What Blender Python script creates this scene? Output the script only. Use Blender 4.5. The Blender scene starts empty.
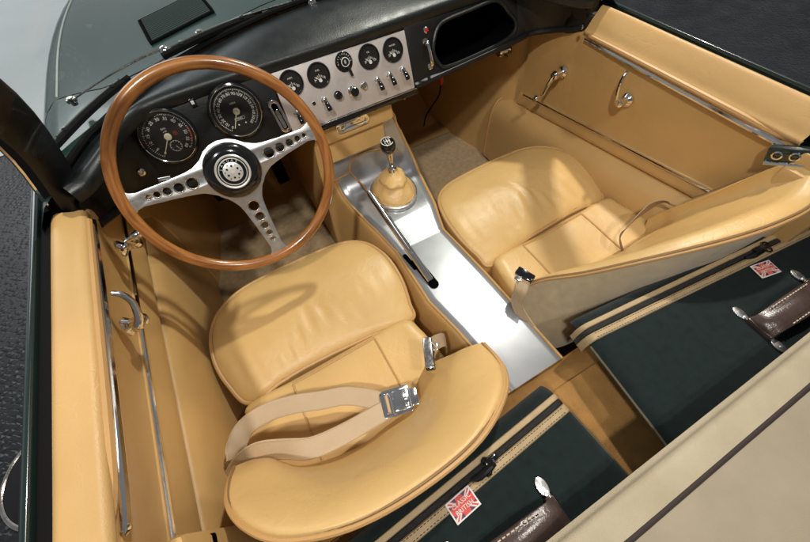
import bpy, bmesh, math, random
from mathutils import Vector, Matrix, noise
random.seed(7)
sc = bpy.context.scene
COL = sc.collection
V = Vector
PI = math.pi

# ------------------------------------------------------------------ materials
def mat(name, color, rough=0.5, metal=0.0, bump=0.0, bscale=300.0, var=0.08, vscale=6.0, coat=0.0, detail=4.0,
        sheen=0.0, spec=0.5, rvar=0.0, wrinkle=0.0, wscale=18.0, dirt=None, coat_rough=0.05):
    m = bpy.data.materials.new(name)
    m.use_nodes = True
    nt = m.node_tree
    N, L = nt.nodes, nt.links
    b = N['Principled BSDF']
    tc = N.new('ShaderNodeTexCoord')
    co = tc.outputs['Object']
    b.inputs['Base Color'].default_value = (*color, 1)
    b.inputs['Roughness'].default_value = rough
    b.inputs['Metallic'].default_value = metal
    b.inputs['Coat Weight'].default_value = coat
    b.inputs['Coat Roughness'].default_value = coat_rough
    b.inputs['Sheen Weight'].default_value = sheen
    b.inputs['Specular IOR Level'].default_value = spec
    if var > 0:
        n = N.new('ShaderNodeTexNoise'); n.inputs['Scale'].default_value = vscale; n.inputs['Detail'].default_value = 6
        L.new(co, n.inputs['Vector'])
        r = N.new('ShaderNodeValToRGB')
        d = tuple(c * (1 - var) for c in color) if dirt is None else dirt
        h = tuple(min(1, c * (1 + var)) for c in color)
        r.color_ramp.elements[0].position = .3; r.color_ramp.elements[0].color = (*d, 1)
        r.color_ramp.elements[1].position = .7; r.color_ramp.elements[1].color = (*h, 1)
        L.new(n.outputs['Fac'], r.inputs['Fac']); L.new(r.outputs['Color'], b.inputs['Base Color'])
        if rvar > 0:
            mr = N.new('ShaderNodeMapRange'); mr.inputs['To Min'].default_value = rough - rvar; mr.inputs['To Max'].default_value = rough + rvar
            mr.inputs['From Min'].default_value = .3; mr.inputs['From Max'].default_value = .7
            n3 = N.new('ShaderNodeTexNoise'); n3.inputs['Scale'].default_value = vscale * 3.1; n3.inputs['Detail'].default_value = 5
            L.new(co, n3.inputs['Vector']); L.new(n3.outputs['Fac'], mr.inputs['Value']); L.new(mr.outputs['Result'], b.inputs['Roughness'])
    last = None
    if wrinkle > 0:
        w = N.new('ShaderNodeTexNoise'); w.inputs['Scale'].default_value = wscale; w.inputs['Detail'].default_value = 3
        w.inputs['Distortion'].default_value = .6
        L.new(co, w.inputs['Vector'])
        bw = N.new('ShaderNodeBump'); bw.inputs['Strength'].default_value = 1.0; bw.inputs['Distance'].default_value = wrinkle
        L.new(w.outputs['Fac'], bw.inputs['Height']); last = bw
    if bump > 0:
        n2 = N.new('ShaderNodeTexNoise'); n2.inputs['Scale'].default_value = bscale; n2.inputs['Detail'].default_value = detail
        L.new(co, n2.inputs['Vector'])
        bp = N.new('ShaderNodeBump'); bp.inputs['Strength'].default_value = 1.0; bp.inputs['Distance'].default_value = bump
        L.new(n2.outputs['Fac'], bp.inputs['Height'])
        if last: L.new(last.outputs['Normal'], bp.inputs['Normal'])
        last = bp
    if last: L.new(last.outputs['Normal'], b.inputs['Normal'])
    return m

def leather_mat(name, color, rough, k=1.0):
    m = mat(name, color, rough, bump=.0003, bscale=750, var=.09, vscale=4.5, rvar=.07, wrinkle=.0022 * k, wscale=16, detail=2)
    nt = m.node_tree; N, L = nt.nodes, nt.links; b = N['Principled BSDF']
    tc = N.new('ShaderNodeTexCoord')
    # fine creases: distorted cell borders, stronger in patches
    d = N.new('ShaderNodeTexNoise'); d.inputs['Scale'].default_value = 14; d.inputs['Detail'].default_value = 3
    L.new(tc.outputs['Object'], d.inputs['Vector'])
    ad = N.new('ShaderNodeMix'); ad.data_type = 'RGBA'; ad.blend_type = 'ADD'; ad.inputs['Factor'].default_value = .06
    L.new(tc.outputs['Object'], ad.inputs['A']); L.new(d.outputs['Color'], ad.inputs['B'])
    v = N.new('ShaderNodeTexVoronoi'); v.feature = 'DISTANCE_TO_EDGE'; v.inputs['Scale'].default_value = 26
    L.new(ad.outputs['Result'], v.inputs['Vector'])
    mr = N.new('ShaderNodeMapRange'); mr.inputs['From Max'].default_value = .05; mr.inputs['To Min'].default_value = 0; mr.inputs['To Max'].default_value = 1
    L.new(v.outputs['Distance'], mr.inputs['Value'])
    pt = N.new('ShaderNodeTexNoise'); pt.inputs['Scale'].default_value = 5; L.new(tc.outputs['Object'], pt.inputs['Vector'])
    pr = N.new('ShaderNodeMapRange'); pr.inputs['From Min'].default_value = .48; pr.inputs['From Max'].default_value = .68; pr.inputs['To Max'].default_value = .0006 * k
    L.new(pt.outputs['Fac'], pr.inputs['Value'])
    bp = N.new('ShaderNodeBump'); bp.inputs['Strength'].default_value = .6
    L.new(mr.outputs['Result'], bp.inputs['Height']); L.new(pr.outputs['Result'], bp.inputs['Distance'])
    old = b.inputs['Normal'].links[0].from_socket
    L.new(old, bp.inputs['Normal']); L.new(bp.outputs['Normal'], b.inputs['Normal'])
    return m
M = {}
M['leather'] = leather_mat('seat_leather', (.625, .405, .160), .36)
M['door_leather'] = leather_mat('door_leather', (.565, .350, .135), .44, .5)
M['piping'] = mat('leather_piping', (.50, .29, .11), .45, bump=.0003, bscale=500, var=.05)
M['dark_seam'] = mat('leather_crease', (.27, .155, .06), .7, var=.05)
M['carpet'] = mat('wool_carpet', (.55, .38, .18), .95, bump=.004, bscale=700, var=.18, vscale=60, sheen=.3, spec=.1)
M['deck'] = mat('tan_deck_carpet', (.38, .20, .065), .85, bump=.002, bscale=800, var=.16, vscale=30, spec=.15)
M['moquette'] = mat('beige_moquette', (.48, .38, .235), .9, bump=.0015, bscale=900, var=.10, vscale=40, sheen=.3, spec=.15)
M['canvas'] = mat('beige_canvas', (.45, .385, .275), .9, bump=.0009, bscale=800, var=.08, vscale=14, spec=.15, dirt=(.41, .345, .24))
M['canvas_grey'] = mat('grey_beige_canvas', (.35, .295, .215), .9, bump=.0006, bscale=800, var=.09, vscale=12, spec=.15)
M['seam'] = mat('dark_seam', (.035, .022, .018), .8, var=0)
M['pad'] = mat('dash_vinyl', (.007, .0095, .010), .40, bump=.0003, bscale=300, var=.15, vscale=9, rvar=.06, wrinkle=.0004, wscale=18)
M['black'] = mat('black_leather', (.006, .0065, .0075), .45, bump=.0004, bscale=380, var=.1)
M['black_gloss'] = mat('black_gloss', (.008, .008, .009), .12, var=0, coat=.5)
M['void'] = mat('dark_recess', (.002, .002, .002), .95, var=0, spec=.05)
M['rubber'] = mat('black_rubber', (.004, .004, .004), .85, bump=.0003, bscale=200, var=.1, spec=.15)
M['chrome'] = mat('chrome', (.84, .82, .80), .09, 1.0, var=.03, vscale=30, rvar=.04)
M['worn_chrome'] = mat('worn_chrome', (.66, .62, .57), .2, 1.0, var=.2, vscale=60, rvar=.1)
M['bright_metal'] = mat('bright_metal', (.80, .79, .76), .3, .5, var=.05, vscale=80)
M['alloy'] = mat('satin_alloy', (.78, .77, .76), .34, 1.0, bump=.00012, bscale=500, var=.03, vscale=40, rvar=.06)
M['tunnel'] = mat('tunnel_alloy', (.36, .37,   .385), .25, .52, var=.05, vscale=7, rvar=.015)
M['panel_alloy'] = mat('dash_alloy', (.62, .575, .55), .48, .45, bump=.00012, bscale=800, var=.04, vscale=50, rvar=.05)
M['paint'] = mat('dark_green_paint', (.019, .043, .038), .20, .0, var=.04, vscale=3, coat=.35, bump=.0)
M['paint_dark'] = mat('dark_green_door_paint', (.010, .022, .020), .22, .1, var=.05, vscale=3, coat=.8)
M['vent'] = mat('vent_paint', (.045, .062, .060), .35, var=.05)
M['steel'] = mat('wiper_steel', (.20, .21, .21), .35, .9, var=.1, vscale=40)
M['pillar'] = mat('pillar_black', (.003, .003, .0035), .42, var=.2, vscale=8)
M['bead'] = mat('bright_bead', (.50, .55, .55), .3, .3, var=.05)
M['face'] = mat('gauge_face', (.013, .011, .009), .4, var=.2, vscale=80, coat=.25)
M['white'] = mat('white_print', (.72, .72, .68), .6, var=.03)
M['gold'] = mat('pale_print', (.62, .56, .40), .6, var=.03)
M['red'] = mat('red_enamel', (.62, .05, .035), .45, var=.1, vscale=200)
M['dull_red'] = mat('dull_red_lens', (.13, .022, .014), .4, var=.1)
M['pink'] = mat('faded_red_enamel', (.70, .13, .10), .45, var=.15, vscale=200)
M['navy'] = mat('navy_enamel', (.015, .025, .09), .45, var=.1)
M['webbing'] = mat('belt_webbing', (.46, .335, .205), .40, bump=.0006, bscale=900, var=.03, vscale=30)
M['cloth'] = mat('green_case_cloth', (.0045, .0115, .0118), .75, bump=.0007, bscale=700, var=.28, vscale=60, sheen=.12, spec=.2)
M['binding'] = mat('tan_binding', (.40, .29, .155), .6, bump=.0005, bscale=600, var=.1, vscale=50)
M['olive'] = mat('olive_piping', (.075, .060, .032), .6, var=.1)
M['zip'] = mat('black_zip', (.012, .012, .012), .5, bump=.002, bscale=900, var=.2)
M['brown'] = mat('brown_handle_leather', (.062, .040, .035), .27, bump=.0004, bscale=260, var=.25, vscale=40, rvar=.06)
M['stitch'] = mat('pale_stitch', (.62, .52, .40), .7, var=.05)
M['bulb_red'] = mat('red_jewel', (.5, .03, .02), .2, var=0, coat=.5)

def wood_mat():
    m = mat('steering_wood', (.42, .14, .035), .26, var=0, coat=.55, coat_rough=.12)
    nt = m.node_tree; N, L = nt.nodes, nt.links; b = N['Principled BSDF']
    at = N.new('ShaderNodeAttribute'); at.attribute_name = 'ring'
    mp = N.new('ShaderNodeMapping'); mp.inputs['Scale'].default_value = (3.0, 110, 110)
    L.new(at.outputs['Vector'], mp.inputs['Vector'])
    n = N.new('ShaderNodeTexNoise'); n.inputs['Scale'].default_value = 1.0; n.inputs['Detail'].default_value = 8; n.inputs['Distortion'].default_value = .5
    L.new(mp.outputs['Vector'], n.inputs['Vector'])
    r = N.new('ShaderNodeValToRGB')
    r.color_ramp.elements[0].position = .28; r.color_ramp.elements[0].color = (.17, .055, .013, 1)
    r.color_ramp.elements[1].position = .66; r.color_ramp.elements[1].color = (.43, .175, .045, 1)
    L.new(n.outputs['Fac'], r.inputs['Fac']); L.new(r.outputs['Color'], b.inputs['Base Color'])
    return m
M['wood'] = wood_mat()

def glass_mat():
    m = bpy.data.materials.new('windscreen_glass'); m.use_nodes = True
    nt = m.node_tree; N, L = nt.nodes, nt.links
    for n in list(N): N.remove(n)
    o = N.new('ShaderNodeOutputMaterial'); t = N.new('ShaderNodeBsdfTransparent'); g = N.new('ShaderNodeBsdfGlossy'); mx = N.new('ShaderNodeMixShader')
    t.inputs['Color'].default_value = (.90, .95, .94, 1); g.inputs['Roughness'].default_value = .02
    mx.inputs['Fac'].default_value = .07
    L.new(t.outputs['BSDF'], mx.inputs[1]); L.new(g.outputs['BSDF'], mx.inputs[2]); L.new(mx.outputs['Shader'], o.inputs['Surface'])
    return m
M['glass'] = glass_mat()

def floor_mat():
    m = mat('dark_floor_tiles', (.028, .030, .034), .38, var=.3, vscale=2.5, rvar=.1)
    nt = m.node_tree; N, L = nt.nodes, nt.links; b = N['Principled BSDF']
    tc = N.new('ShaderNodeTexCoord')
    mp = N.new('ShaderNodeMapping'); mp.inputs['Rotation'].default_value = (0, 0, math.radians(40)); mp.inputs['Scale'].default_value = (55, 55, 55)
    L.new(tc.outputs['Object'], mp.inputs['Vector'])
    w = N.new('ShaderNodeTexVoronoi'); w.distance = 'CHEBYCHEV'; w.inputs['Scale'].default_value = 1.0; w.inputs['Randomness'].default_value = .6
    L.new(mp.outputs['Vector'], w.inputs['Vector'])
    bp = N.new('ShaderNodeBump'); bp.inputs['Distance'].default_value = .006; bp.inputs['Strength'].default_value = 1.0; bp.invert = True
    L.new(w.outputs['Distance'], bp.inputs['Height']); L.new(bp.outputs['Normal'], b.inputs['Normal'])
    return m
M['floor_dark'] = floor_mat()
M['floor_light'] = mat('pale_floor', (.74, .76, .76), .4, var=.05, vscale=1.2, rvar=.08)

# ------------------------------------------------------------------ object helpers
def tag(o, label=None, cat=None, group=None, kind=None):
    if label: o['label'] = label
    if cat: o['category'] = cat
    if group: o['group'] = group
    if kind: o['kind'] = kind
    return o

def adopt(o, parent):
    if parent is not None:
        o.parent = parent
        o.matrix_parent_inverse = world_of(parent).inverted()

def world_of(o):
    return o.matrix_basis.copy() if o.parent is None else world_of(o.parent) @ o.matrix_parent_inverse @ o.matrix_basis

def empty(name, loc):
    o = bpy.data.objects.new(name, None); o.empty_display_size = .05; o.location = loc; COL.objects.link(o); return o

def link(name, me, mats, parent=None, smooth=True, angle=40):
    for m in (mats if isinstance(mats, (list, tuple)) else [mats]):
        me.materials.append(M[m] if isinstance(m, str) else m)
    if smooth:
        for p in me.polygons: p.use_smooth = True
        try: me.set_sharp_from_angle(angle=math.radians(angle))
        except Exception: pass
    o = bpy.data.objects.new(name, me); COL.objects.link(o)
    adopt(o, parent)
    return o

def crom(pts, n, closed=False):
    """Catmull-Rom through pts (Vectors of any tuple), n segments per span."""
    pts = [V(p) for p in pts]; k = len(pts); out = []
    if k == 2 and not closed:
        return [pts[0].lerp(pts[1], i / n) for i in range(n + 1)]
    spans = k if closed else k - 1
    for i in range(spans):
        if closed: p0, p1, p2, p3 = pts[i - 1], pts[i], pts[(i + 1) % k], pts[(i + 2) % k]
        else:
            p1, p2 = pts[i], pts[i + 1]
            p0 = pts[i - 1] if i > 0 else p1 * 2 - p2
            p3 = pts[i + 2] if i + 2 < k else p2 * 2 - p1
        for j in range(n):
            t = j / n
            out.append(.5 * ((2 * p1) + (p2 - p0) * t + (2 * p0 - 5 * p1 + 4 * p2 - p3) * t * t + (3 * p1 - p0 - 3 * p2 + p3) * t ** 3))
    if not closed: out.append(pts[-1].copy())
    return out

class MB:
    def __init__(self): self.bm = bmesh.new(); self.mi = 0
    def face(self, vs):
        try:
            f = self.bm.faces.new(vs); f.material_index = self.mi; return f
        except ValueError: return None
    def grid(self, rows, cu=False, cv=False):
        vs = [[self.bm.verts.new(p) for p in r] for r in rows]
        nr, nc = len(vs), len(vs[0])
        for i in range(nr if cu else nr - 1):
            for j in range(nc if cv else nc - 1):
                a, b = vs[i], vs[(i + 1) % nr]; k = (j + 1) % nc
                self.face((a[j], b[j], b[k], a[k]))
        return vs
    def loft(self, rows, su=4, sv=4, cu=False, cv=False, smu=True):
        r1 = [crom(r, sv, cv) for r in rows]
        cols = list(zip(*r1))
        c2 = [crom(c, su, cu) for c in cols]
        return self.grid(list(zip(*c2)), cu, cv)
    def tube(self, pts, r, n=8, closed=False, smooth=0, caps=True, flat=1.0, up=None):
        pts = crom(pts, smooth, closed) if smooth else [V(p) for p in pts]
        k = len(pts); rr = r if isinstance(r, (list, tuple)) else None
        rings = []; prev = None
        for i, p in enumerate(pts):
            if closed: t = pts[(i + 1) % k] - pts[i - 1]
            else: t = pts[min(i + 1, k - 1)] - pts[max(i - 1, 0)]
            t.normalize()
            if up is not None: a = V(up)
            elif prev is None: a = V((0, 0, 1)) if abs(t.z) < .9 else V((0, 1, 0))
            else: a = prev
            a = (a - t * a.dot(t))
            if a.length < 1e-6: a = t.orthogonal()
            a.normalize(); prev = a; b = t.cross(a)
            if rr:
                x = i / max(1, k - 1) * (len(rr) - 1); j = min(int(x), len(rr) - 2); R = rr[j] + (rr[j + 1] - rr[j]) * (x - j)
            else: R = r
            rings.append([p + a * (R * flat * math.cos(2 * PI * q / n)) + b * (R * math.sin(2 * PI * q / n)) for q in range(n)])
        vs = self.grid(rings, closed, True)
        if caps and not closed: self.face(vs[0][::-1]); self.face(vs[-1])
        return vs
    def ribbon(self, pts, wid, w, th=.0015, smooth=6):
        """flat band along pts; wid = list of width directions per control point."""
        P = crom(pts, smooth); D = crom(wid, smooth); rings = []
        for i, p in enumerate(P):
            t = (P[min(i + 1, len(P) - 1)] - P[max(i - 1, 0)]).normalized()
            d = (D[i] - t * D[i].dot(t)).normalized(); n = t.cross(d)
            rings.append([p + d * w * q + n * (th * s) for q, s in ((-.5, .6), (-.45, 1.5), (-.37, .8), (-.30, 1.45), (-.22, .9), (-.15, 1.5), (-.07, .9), (0, 1.5), (.07, .9), (.15, 1.5), (.22, .9), (.30, 1.45), (.37, .8), (.45, 1.5), (.5, .6), (.5, -.6), (0, -.6), (-.5, -.6))])
        vs = self.grid(rings, False, True); self.face(vs[0][::-1]); self.face(vs[-1])
    def lathe(self, prof, mtx, n=32, cap=True):
        """prof = [(r, h)], revolved about local z of mtx."""
        rings = [[mtx @ V((r * math.cos(2 * PI * q / n), r * math.sin(2 * PI * q / n), h)) for q in range(n)] for r, h in prof]
        vs = self.grid(rings, False, True)
        if cap:
            if prof[0][0] > 0: self.face(vs[0][::-1])
            if prof[-1][0] > 0: self.face(vs[-1])
    def box(self, c, s, mtx=None, bev=0.0, seg=2):
        r = bmesh.ops.create_cube(self.bm, size=1.0)
        vs = r['verts']; m = Matrix.Translation(c) @ Matrix.Diagonal((*s, 1))
        if mtx is not None: m = mtx @ m
        bmesh.ops.transform(self.bm, matrix=m, verts=vs)
        fs = {f for v in vs for f in v.link_faces}
        for f in fs: f.material_index = self.mi
        if bev > 0:
            es = list({e for v in vs for e in v.link_edges})
            bmesh.ops.bevel(self.bm, geom=es, offset=bev, segments=seg, affect='EDGES', profile=.5, clamp_overlap=True, material=self.mi)
    def prism(self, poly, h0, h1, mtx):
        a = [self.bm.verts.new(mtx @ V((x, y, h0))) for x, y in poly]; b = [self.bm.verts.new(mtx @ V((x, y, h1))) for x, y in poly]
        k = len(poly)
        self.face(a[::-1]); self.face(b)
        for i in range(k): self.face((a[i], a[(i + 1) % k], b[(i + 1) % k], b[i]))
    def disc(self, r, h, mtx, n=32, r0=0.0, a0=0.0, a1=2 * PI, c=(0, 0)):
        k = n + 1
        out = [mtx @ V((c[0] + r * math.cos(a0 + (a1 - a0) * i / n), c[1] + r * math.sin(a0 + (a1 - a0) * i / n), h)) for i in range(k)]
        inn = [mtx @ V((c[0] + r0 * math.cos(a0 + (a1 - a0) * i / n), c[1] + r0 * math.sin(a0 + (a1 - a0) * i / n), h)) for i in range(k)]
        self.grid([inn, out])
    def mesh(self, me, mtx):
        me.transform(mtx)
        for p in me.polygons: p.material_index = self.mi
        self.bm.from_mesh(me)
        bpy.data.meshes.remove(me)
    def done(self, name, mats, parent=None, smooth=True, angle=40, weld=True):
        if weld: bmesh.ops.remove_doubles(self.bm, verts=self.bm.verts, dist=1e-6)
        bmesh.ops.recalc_face_normals(self.bm, faces=self.bm.faces)
        me = bpy.data.meshes.new(name); self.bm.to_mesh(me); self.bm.free()
        return link(name, me, mats, parent, smooth, angle)

def curve_mesh(splines, ext=.001, bev=.0004):
    cu = bpy.data.curves.new('outline', 'CURVE'); cu.dimensions = '2D'; cu.fill_mode = 'BOTH'; cu.extrude = ext; cu.bevel_depth = bev; cu.bevel_resolution = 1
    for pts in splines:
        s = cu.splines.new('POLY'); s.points.add(len(pts) - 1); s.use_cyclic_u = True
        for i, (x, y) in enumerate(pts): s.points[i].co = (x, y, 0, 1)
    return to_mesh(cu)

def to_mesh(cu):
    o = bpy.data.objects.new('temporary', cu); COL.objects.link(o)
    dg = bpy.context.evaluated_depsgraph_get(); dg.update()
    me = bpy.data.meshes.new_from_object(o.evaluated_get(dg))
    bpy.data.objects.remove(o); return me

def text_mesh(s, size, ext=.0002):
    cu = bpy.data.curves.new('lettering', 'FONT'); cu.body = s; cu.size = size; cu.align_x = 'CENTER'; cu.align_y = 'CENTER'; cu.extrude = ext; cu.resolution_u = 2
    return to_mesh(cu)

def frame(o, u, v):
    u = V(u).normalized(); v = V(v); v = (v - u * v.dot(u)).normalized(); w = u.cross(v)
    m = Matrix((u, v, w)).transposed().to_4x4(); m.translation = V(o); return m

def circle(r, n=24, c=(0, 0)): return [(c[0] + r * math.cos(2 * PI * i / n), c[1] + r * math.sin(2 * PI * i / n)) for i in range(n)]

def rrect(x0, y0, x1, y1, r, n=6):
    out = []
    for cx, cy, a in ((x1 - r, y1 - r, 0), (x0 + r, y1 - r, 90), (x0 + r, y0 + r, 180), (x1 - r, y0 + r, 270)):
        for i in range(n + 1):
            t = math.radians(a + 90 * i / n); out.append((cx + r * math.cos(t), cy + r * math.sin(t)))
    return out

def mirror(p, cx=0.0): return (2 * cx - p[0], *p[1:])

# ------------------------------------------------------------------ the floor around the car
b = MB(); b.grid([[(-9, -7, -.17), (9, -7, -.17)], [(-9, 12, -.17), (9, 12, -.17)]])
tag(b.done('floor', 'floor_dark'), kind='structure')
b = MB(); b.grid([[(-9, 2.62, -.166), (1.5, 2.62, -.166)], [(-9, 12, -.166), (1.5, 12, -.166)]])
tag(b.done('pale_floor', 'floor_light'), kind='structure')
for n_, x0_, y0_ in (('floor_ring', -1.293, .645),):
    b = MB()
    mt = Matrix.Translation((x0_, y0_, -.17))
    b.mi = 0; b.lathe([(.160, .0), (.160, .010), (.156, .013), (.150, .013), (.147, .010)], mt, 64, cap=False)
    b.mi = 1; b.lathe([(.147, .009), (.09, .014), (.0, .016)], mt, 64, cap=False)
    tag(b.done(n_, ['worn_chrome', 'black_gloss']), 'round black floor base with bright metal rim beside the left door', 'stand base')

# ------------------------------------------------------------------ the car
car = tag(empty('roadster', (0, .3, -.17)), 'dark green open roadster with tan leather cockpit and wooden steering wheel', 'car')

# --- bonnet and scuttle
XS = [(0, .700), (.12, .695), (.25, .682), (.40, .664), (.52, .656), (.585, .656), (.615, .655), (.640, .646), (.662, .624), (.677, .585), (.688, .52), (.696, .40), (.69, .0)]
def body_pt(x_i, y):
    s = -1 if x_i < 0 else 1
    i = abs(x_i); j = min(int(i), len(XS) - 2); f = i - j
    x = XS[j][0] + (XS[j + 1][0] - XS[j][0]) * f; z = XS[j][1] + (XS[j + 1][1] - XS[j][1]) * f
    tap = max(0, y - 1.15)
    return V((s * (x - .10 * tap * tap * x / .64), y, z - .02 * max(0, y - 1.0) - .05 * tap * tap))
def body_z(x, y):
    ax = abs(x)
    for j in range(len(XS) - 1):
        if XS[j][0] <= ax <= XS[j + 1][0]:
            f = (ax - XS[j][0]) / (XS[j + 1][0] - XS[j][0]); return XS[j][1] + (XS[j + 1][1] - XS[j][1]) * f - .02 * max(0, y - 1.0) - .05 * max(0, y - 1.15) ** 2
    return .5
def interp(tab, x):
    x = abs(x)
    for (a, ya), (c, yc) in zip(tab, tab[1:]):
        if a <= x <= c: return ya + (yc - ya) * (x - a) / (c - a)
    return tab[-1][1]
GAS = [(0, .985), (.06, .985), (.164, .980), (.281, .973), (.369, .955), (.441, .913), (.505, .859), (.551, .813), (.593, .741), (.62, .68), (.7, .62)]
SHUT = [(0, 1.060), (.15, 1.045), (.30, 1.020), (.40, .995), (.499, .978), (.56, .994), (.608, 1.000), (.630, .978), (.648, .92), (.66, .84), (.7, .80)]
cols = []
k = len(XS) - 1
idx = [i / 3 for i in range(-3 * k, 3 * k + 1)]
def bx(i): return body_pt(i, 0).x
b = MB()
rows = []
for t in [0, .02, .06, .12, .2, .3, .4, .5, .62, .75, .88, 1.0]:
    rows.append([body_pt(i, (interp(SHUT, bx(i)) + .003) * (1 - t) + 2.1 * t) for i in idx])
b.grid(rows)
bonnet = b.done('bonnet', 'paint', car, angle=60)
b = MB(); rows = []
for t in [0, .15, .3, .5, .7, .85, 1.0]:
    rows.append([body_pt(i, (interp(GAS, bx(i)) - .004) * (1 - t) + (interp(SHUT, bx(i)) - .003) * t) for i in idx])
b.grid(rows)
b.done('scuttle', 'paint', car, angle=60)
b = MB()
b.tube([(x, interp(SHUT, x), body_z(x, interp(SHUT, x)) - .0035) for x in [-.645 + 1.29 * i / 60 for i in range(61)]], .0042, 6)
b.done('bonnet_gap', 'rubber', car)
for s in (-1, 1):
    b = MB(); pts = []
    for i in range(24):
        y = 1.003 + .9 * i / 23; p = body_pt(5.75, y); pts.append((s * p.x, p.y, p.z + .0015))
    b.tube(pts, .0023, 6); b.done('bonnet_bead', 'bead', bonnet)
# louvred vents
for s in (-1, 1):
    b = MB()
    def vp(x, y, dz=0): return V((s * -x, y, body_z(x, y) + dz))
    c = [(-.402, 1.265), (-.392, 1.100), (-.225, 1.120), (-.232, 1.285)]   # front left, rear left, rear right, front right
    def q(u, v, dz=0):
        a = V(c[1]).lerp(V(c[2]), u); d = V(c[0]).lerp(V(c[3]), u); p = a.lerp(d, v); return vp(p.x, p.y, dz)
    b.mi = 0; b.grid([[q(u / 8, v / 8, .0012) for u in range(9)] for v in range(9)])
    b.mi = 1
    for i in range(14):
        v0 = (i + .6) / 14.4
        b.tube([q(.04 + .92 * u / 8, v0, .006) for u in range(9)], .0021, 6)
    b.mi = 0
    fr = [q(u / 10, 0, .0035) for u in range(11)] + [q(1, v / 10, .004) for v in range(1, 11)] + [q(1 - u / 10, 1, .004) for u in range(1, 11)] + [q(0, 1 - v / 10, .004) for v in range(1, 10)]
    b.tube(fr, .003, 6, closed=True)
    b.done('louvre_vent', ['void', 'vent'], bonnet)

# --- windscreen: gasket, pillars, glass
b = MB()
gp = [(x, interp(GAS, x), body_z(x, interp(GAS, x)) + .003) for x in [-.60 + 1.2 * i / 50 for i in range(51)]]
b.tube(gp, .0065, 8, smooth=0)
b.done('windscreen_gasket', 'rubber', car)
TOP = V((-.545, .50, 1.02))
for s in (-1, 1):
    b = MB(); rings = []
    path = [V((-.632, .70, .56)), V((-.622, .715, .63)), (-0.575, 0.674, 0.788), TOP]
    path = [V(p) for p in path]
    P_ = crom(path, 6)
    for i, p in enumerate(P_):
        t = (P_[min(i + 1, len(P_) - 1)] - P_[max(0, i - 1)]).normalized()
        u = V((-.45, -.89, 0)); u = (u - t * u.dot(t)).normalized(); w = t.cross(u)
        sz = .036 if i > 3 else .046
        ring = [p + u * (sz * a) + w * (.017 * c_) for a, c_ in ((-1, -.5), (-.7, -1), (.7, -1), (1, -.5), (1, .5), (.7, 1), (-.7, 1), (-1, .5))]
        rings.append([(q_.x * (1 if s < 0 else -1), q_.y, q_.z) for q_ in ring])
    b.grid(rings, False, True)
    pl = b.done('windscreen_pillar', 'pillar', car)
    b = MB(); b.tube([rings[i][3] for i in range(len(rings))], .003, 6); b.done('bright_edge', 'chrome', pl)
b = MB(); rows = []
for t in [0, .1, .25, .5, .75, 1]:
    row = []
    for i in range(41):
        x = -.60 + 1.2 * i / 40; y0 = interp(GAS, x); z0 = body_z(x, y0) + .006
        row.append(V((x, y0, z0)).lerp(V((x * .86, y0 - .36 - .0 * t, 1.04)), t))
    rows.append(row)
b.grid(rows)
b.done('windscreen_glass', 'glass', car)

# --- wipers
def wiper(bl0, bl1, piv, mount, bend):
    b = MB()
    a, c = V(bl0), V(bl1); d = (c - a)
    pts = [a + d * (i / 10) + V((0, 0, .004 * math.sin(PI * i / 10))) for i in range(11)]
    b.mi = 0; b.tube(pts, .006, 6, flat=1.2)
    b.mi = 1; b.tube([p + V((0, .002, .008)) for p in pts[1:-1]], .0022, 6)
    for i in (2, 8): b.box(pts[i] + V((0, 0, .009)), (.008, .008, .006), bev=.001)
    w = b.done('wiper', ['rubber', 'steel'], car)
    b = MB(); m_, p_ = V(mount), V(piv)
    b.mi = 0
    b.tube([p_ + V((0, 0, .012)), p_.lerp(m_, .25) + V((0, .012, bend)), p_.lerp(m_, .6) + V((0, .014, bend)), m_ + V((0, 0, .012))], [.0036, .0030, .0020, .0017], 6, smooth=5)
    b.tube([m_ + V((0, 0, .003)), m_ + V((0, 0, .018))], .006, 8)
    b.box(m_ + V((0, .002, .012)), (.018, .014, .008), bev=.002)
    b.done('arm', 'worn_chrome', w)
    b = MB(); b.lathe([(.013, -.004), (.013, .006), (.010, .012), (.006, .016), (0, .017)], Matrix.Translation(p_), 16); b.done('spindle', 'chrome', w)
wiper((-0.456, 0.961, 0.668), (-0.612, 0.792, 0.664), (-0.362, 0.964, 0.688), (-0.559, 0.903, 0.672), .012)
wiper((-0.372, 0.951, 0.69), (-0.133, 1.001, 0.694), (-0.014, 0.986, 0.69), (-0.28, 0.977, 0.69), .012)
wiper((-0.058, 0.995, 0.7), (0.253, 1.027, 0.69), (0.463, 1.055, 0.68), (0.081, 0.995, 0.7), .012)

# --- outer door skins, rubbers and rear body
for s in (-1, 1):
    b = MB(); rows = []
    for y in (.80, .66, .4, .1, -.2, -.6, -1.1):
        prof = [(.6745, .600), (.675, .616), (.679, .621), (.688, .616), (.696, .600), (.702, .575), (.712, .48), (.716, .36), (.712, .20), (.69, .02)]
        rows.append([(s * x, y, z) for x, z in prof])
    b.loft(rows, 3, 4)
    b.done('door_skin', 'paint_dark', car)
    b = MB(); rows = [[(s * .654, y, .594), (s * .655, y, .612), (s * .664, y, .614), (s * .675, y, .611), (s * .6755, y, .594)] for y in (.70, .4, .1, -.2)]
    b.loft(rows, 2, 2); b.done('door_seal', 'rubber', car)
    b = MB(); b.tube([(s * .7025, .64, .585), (s * .7025, .3, .583), (s * .7025, -.2, .583)], .0035, 6); b.done('waist_highlight', 'bead', car)  # pale tube paints in the highlight along the dark door skin

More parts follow.
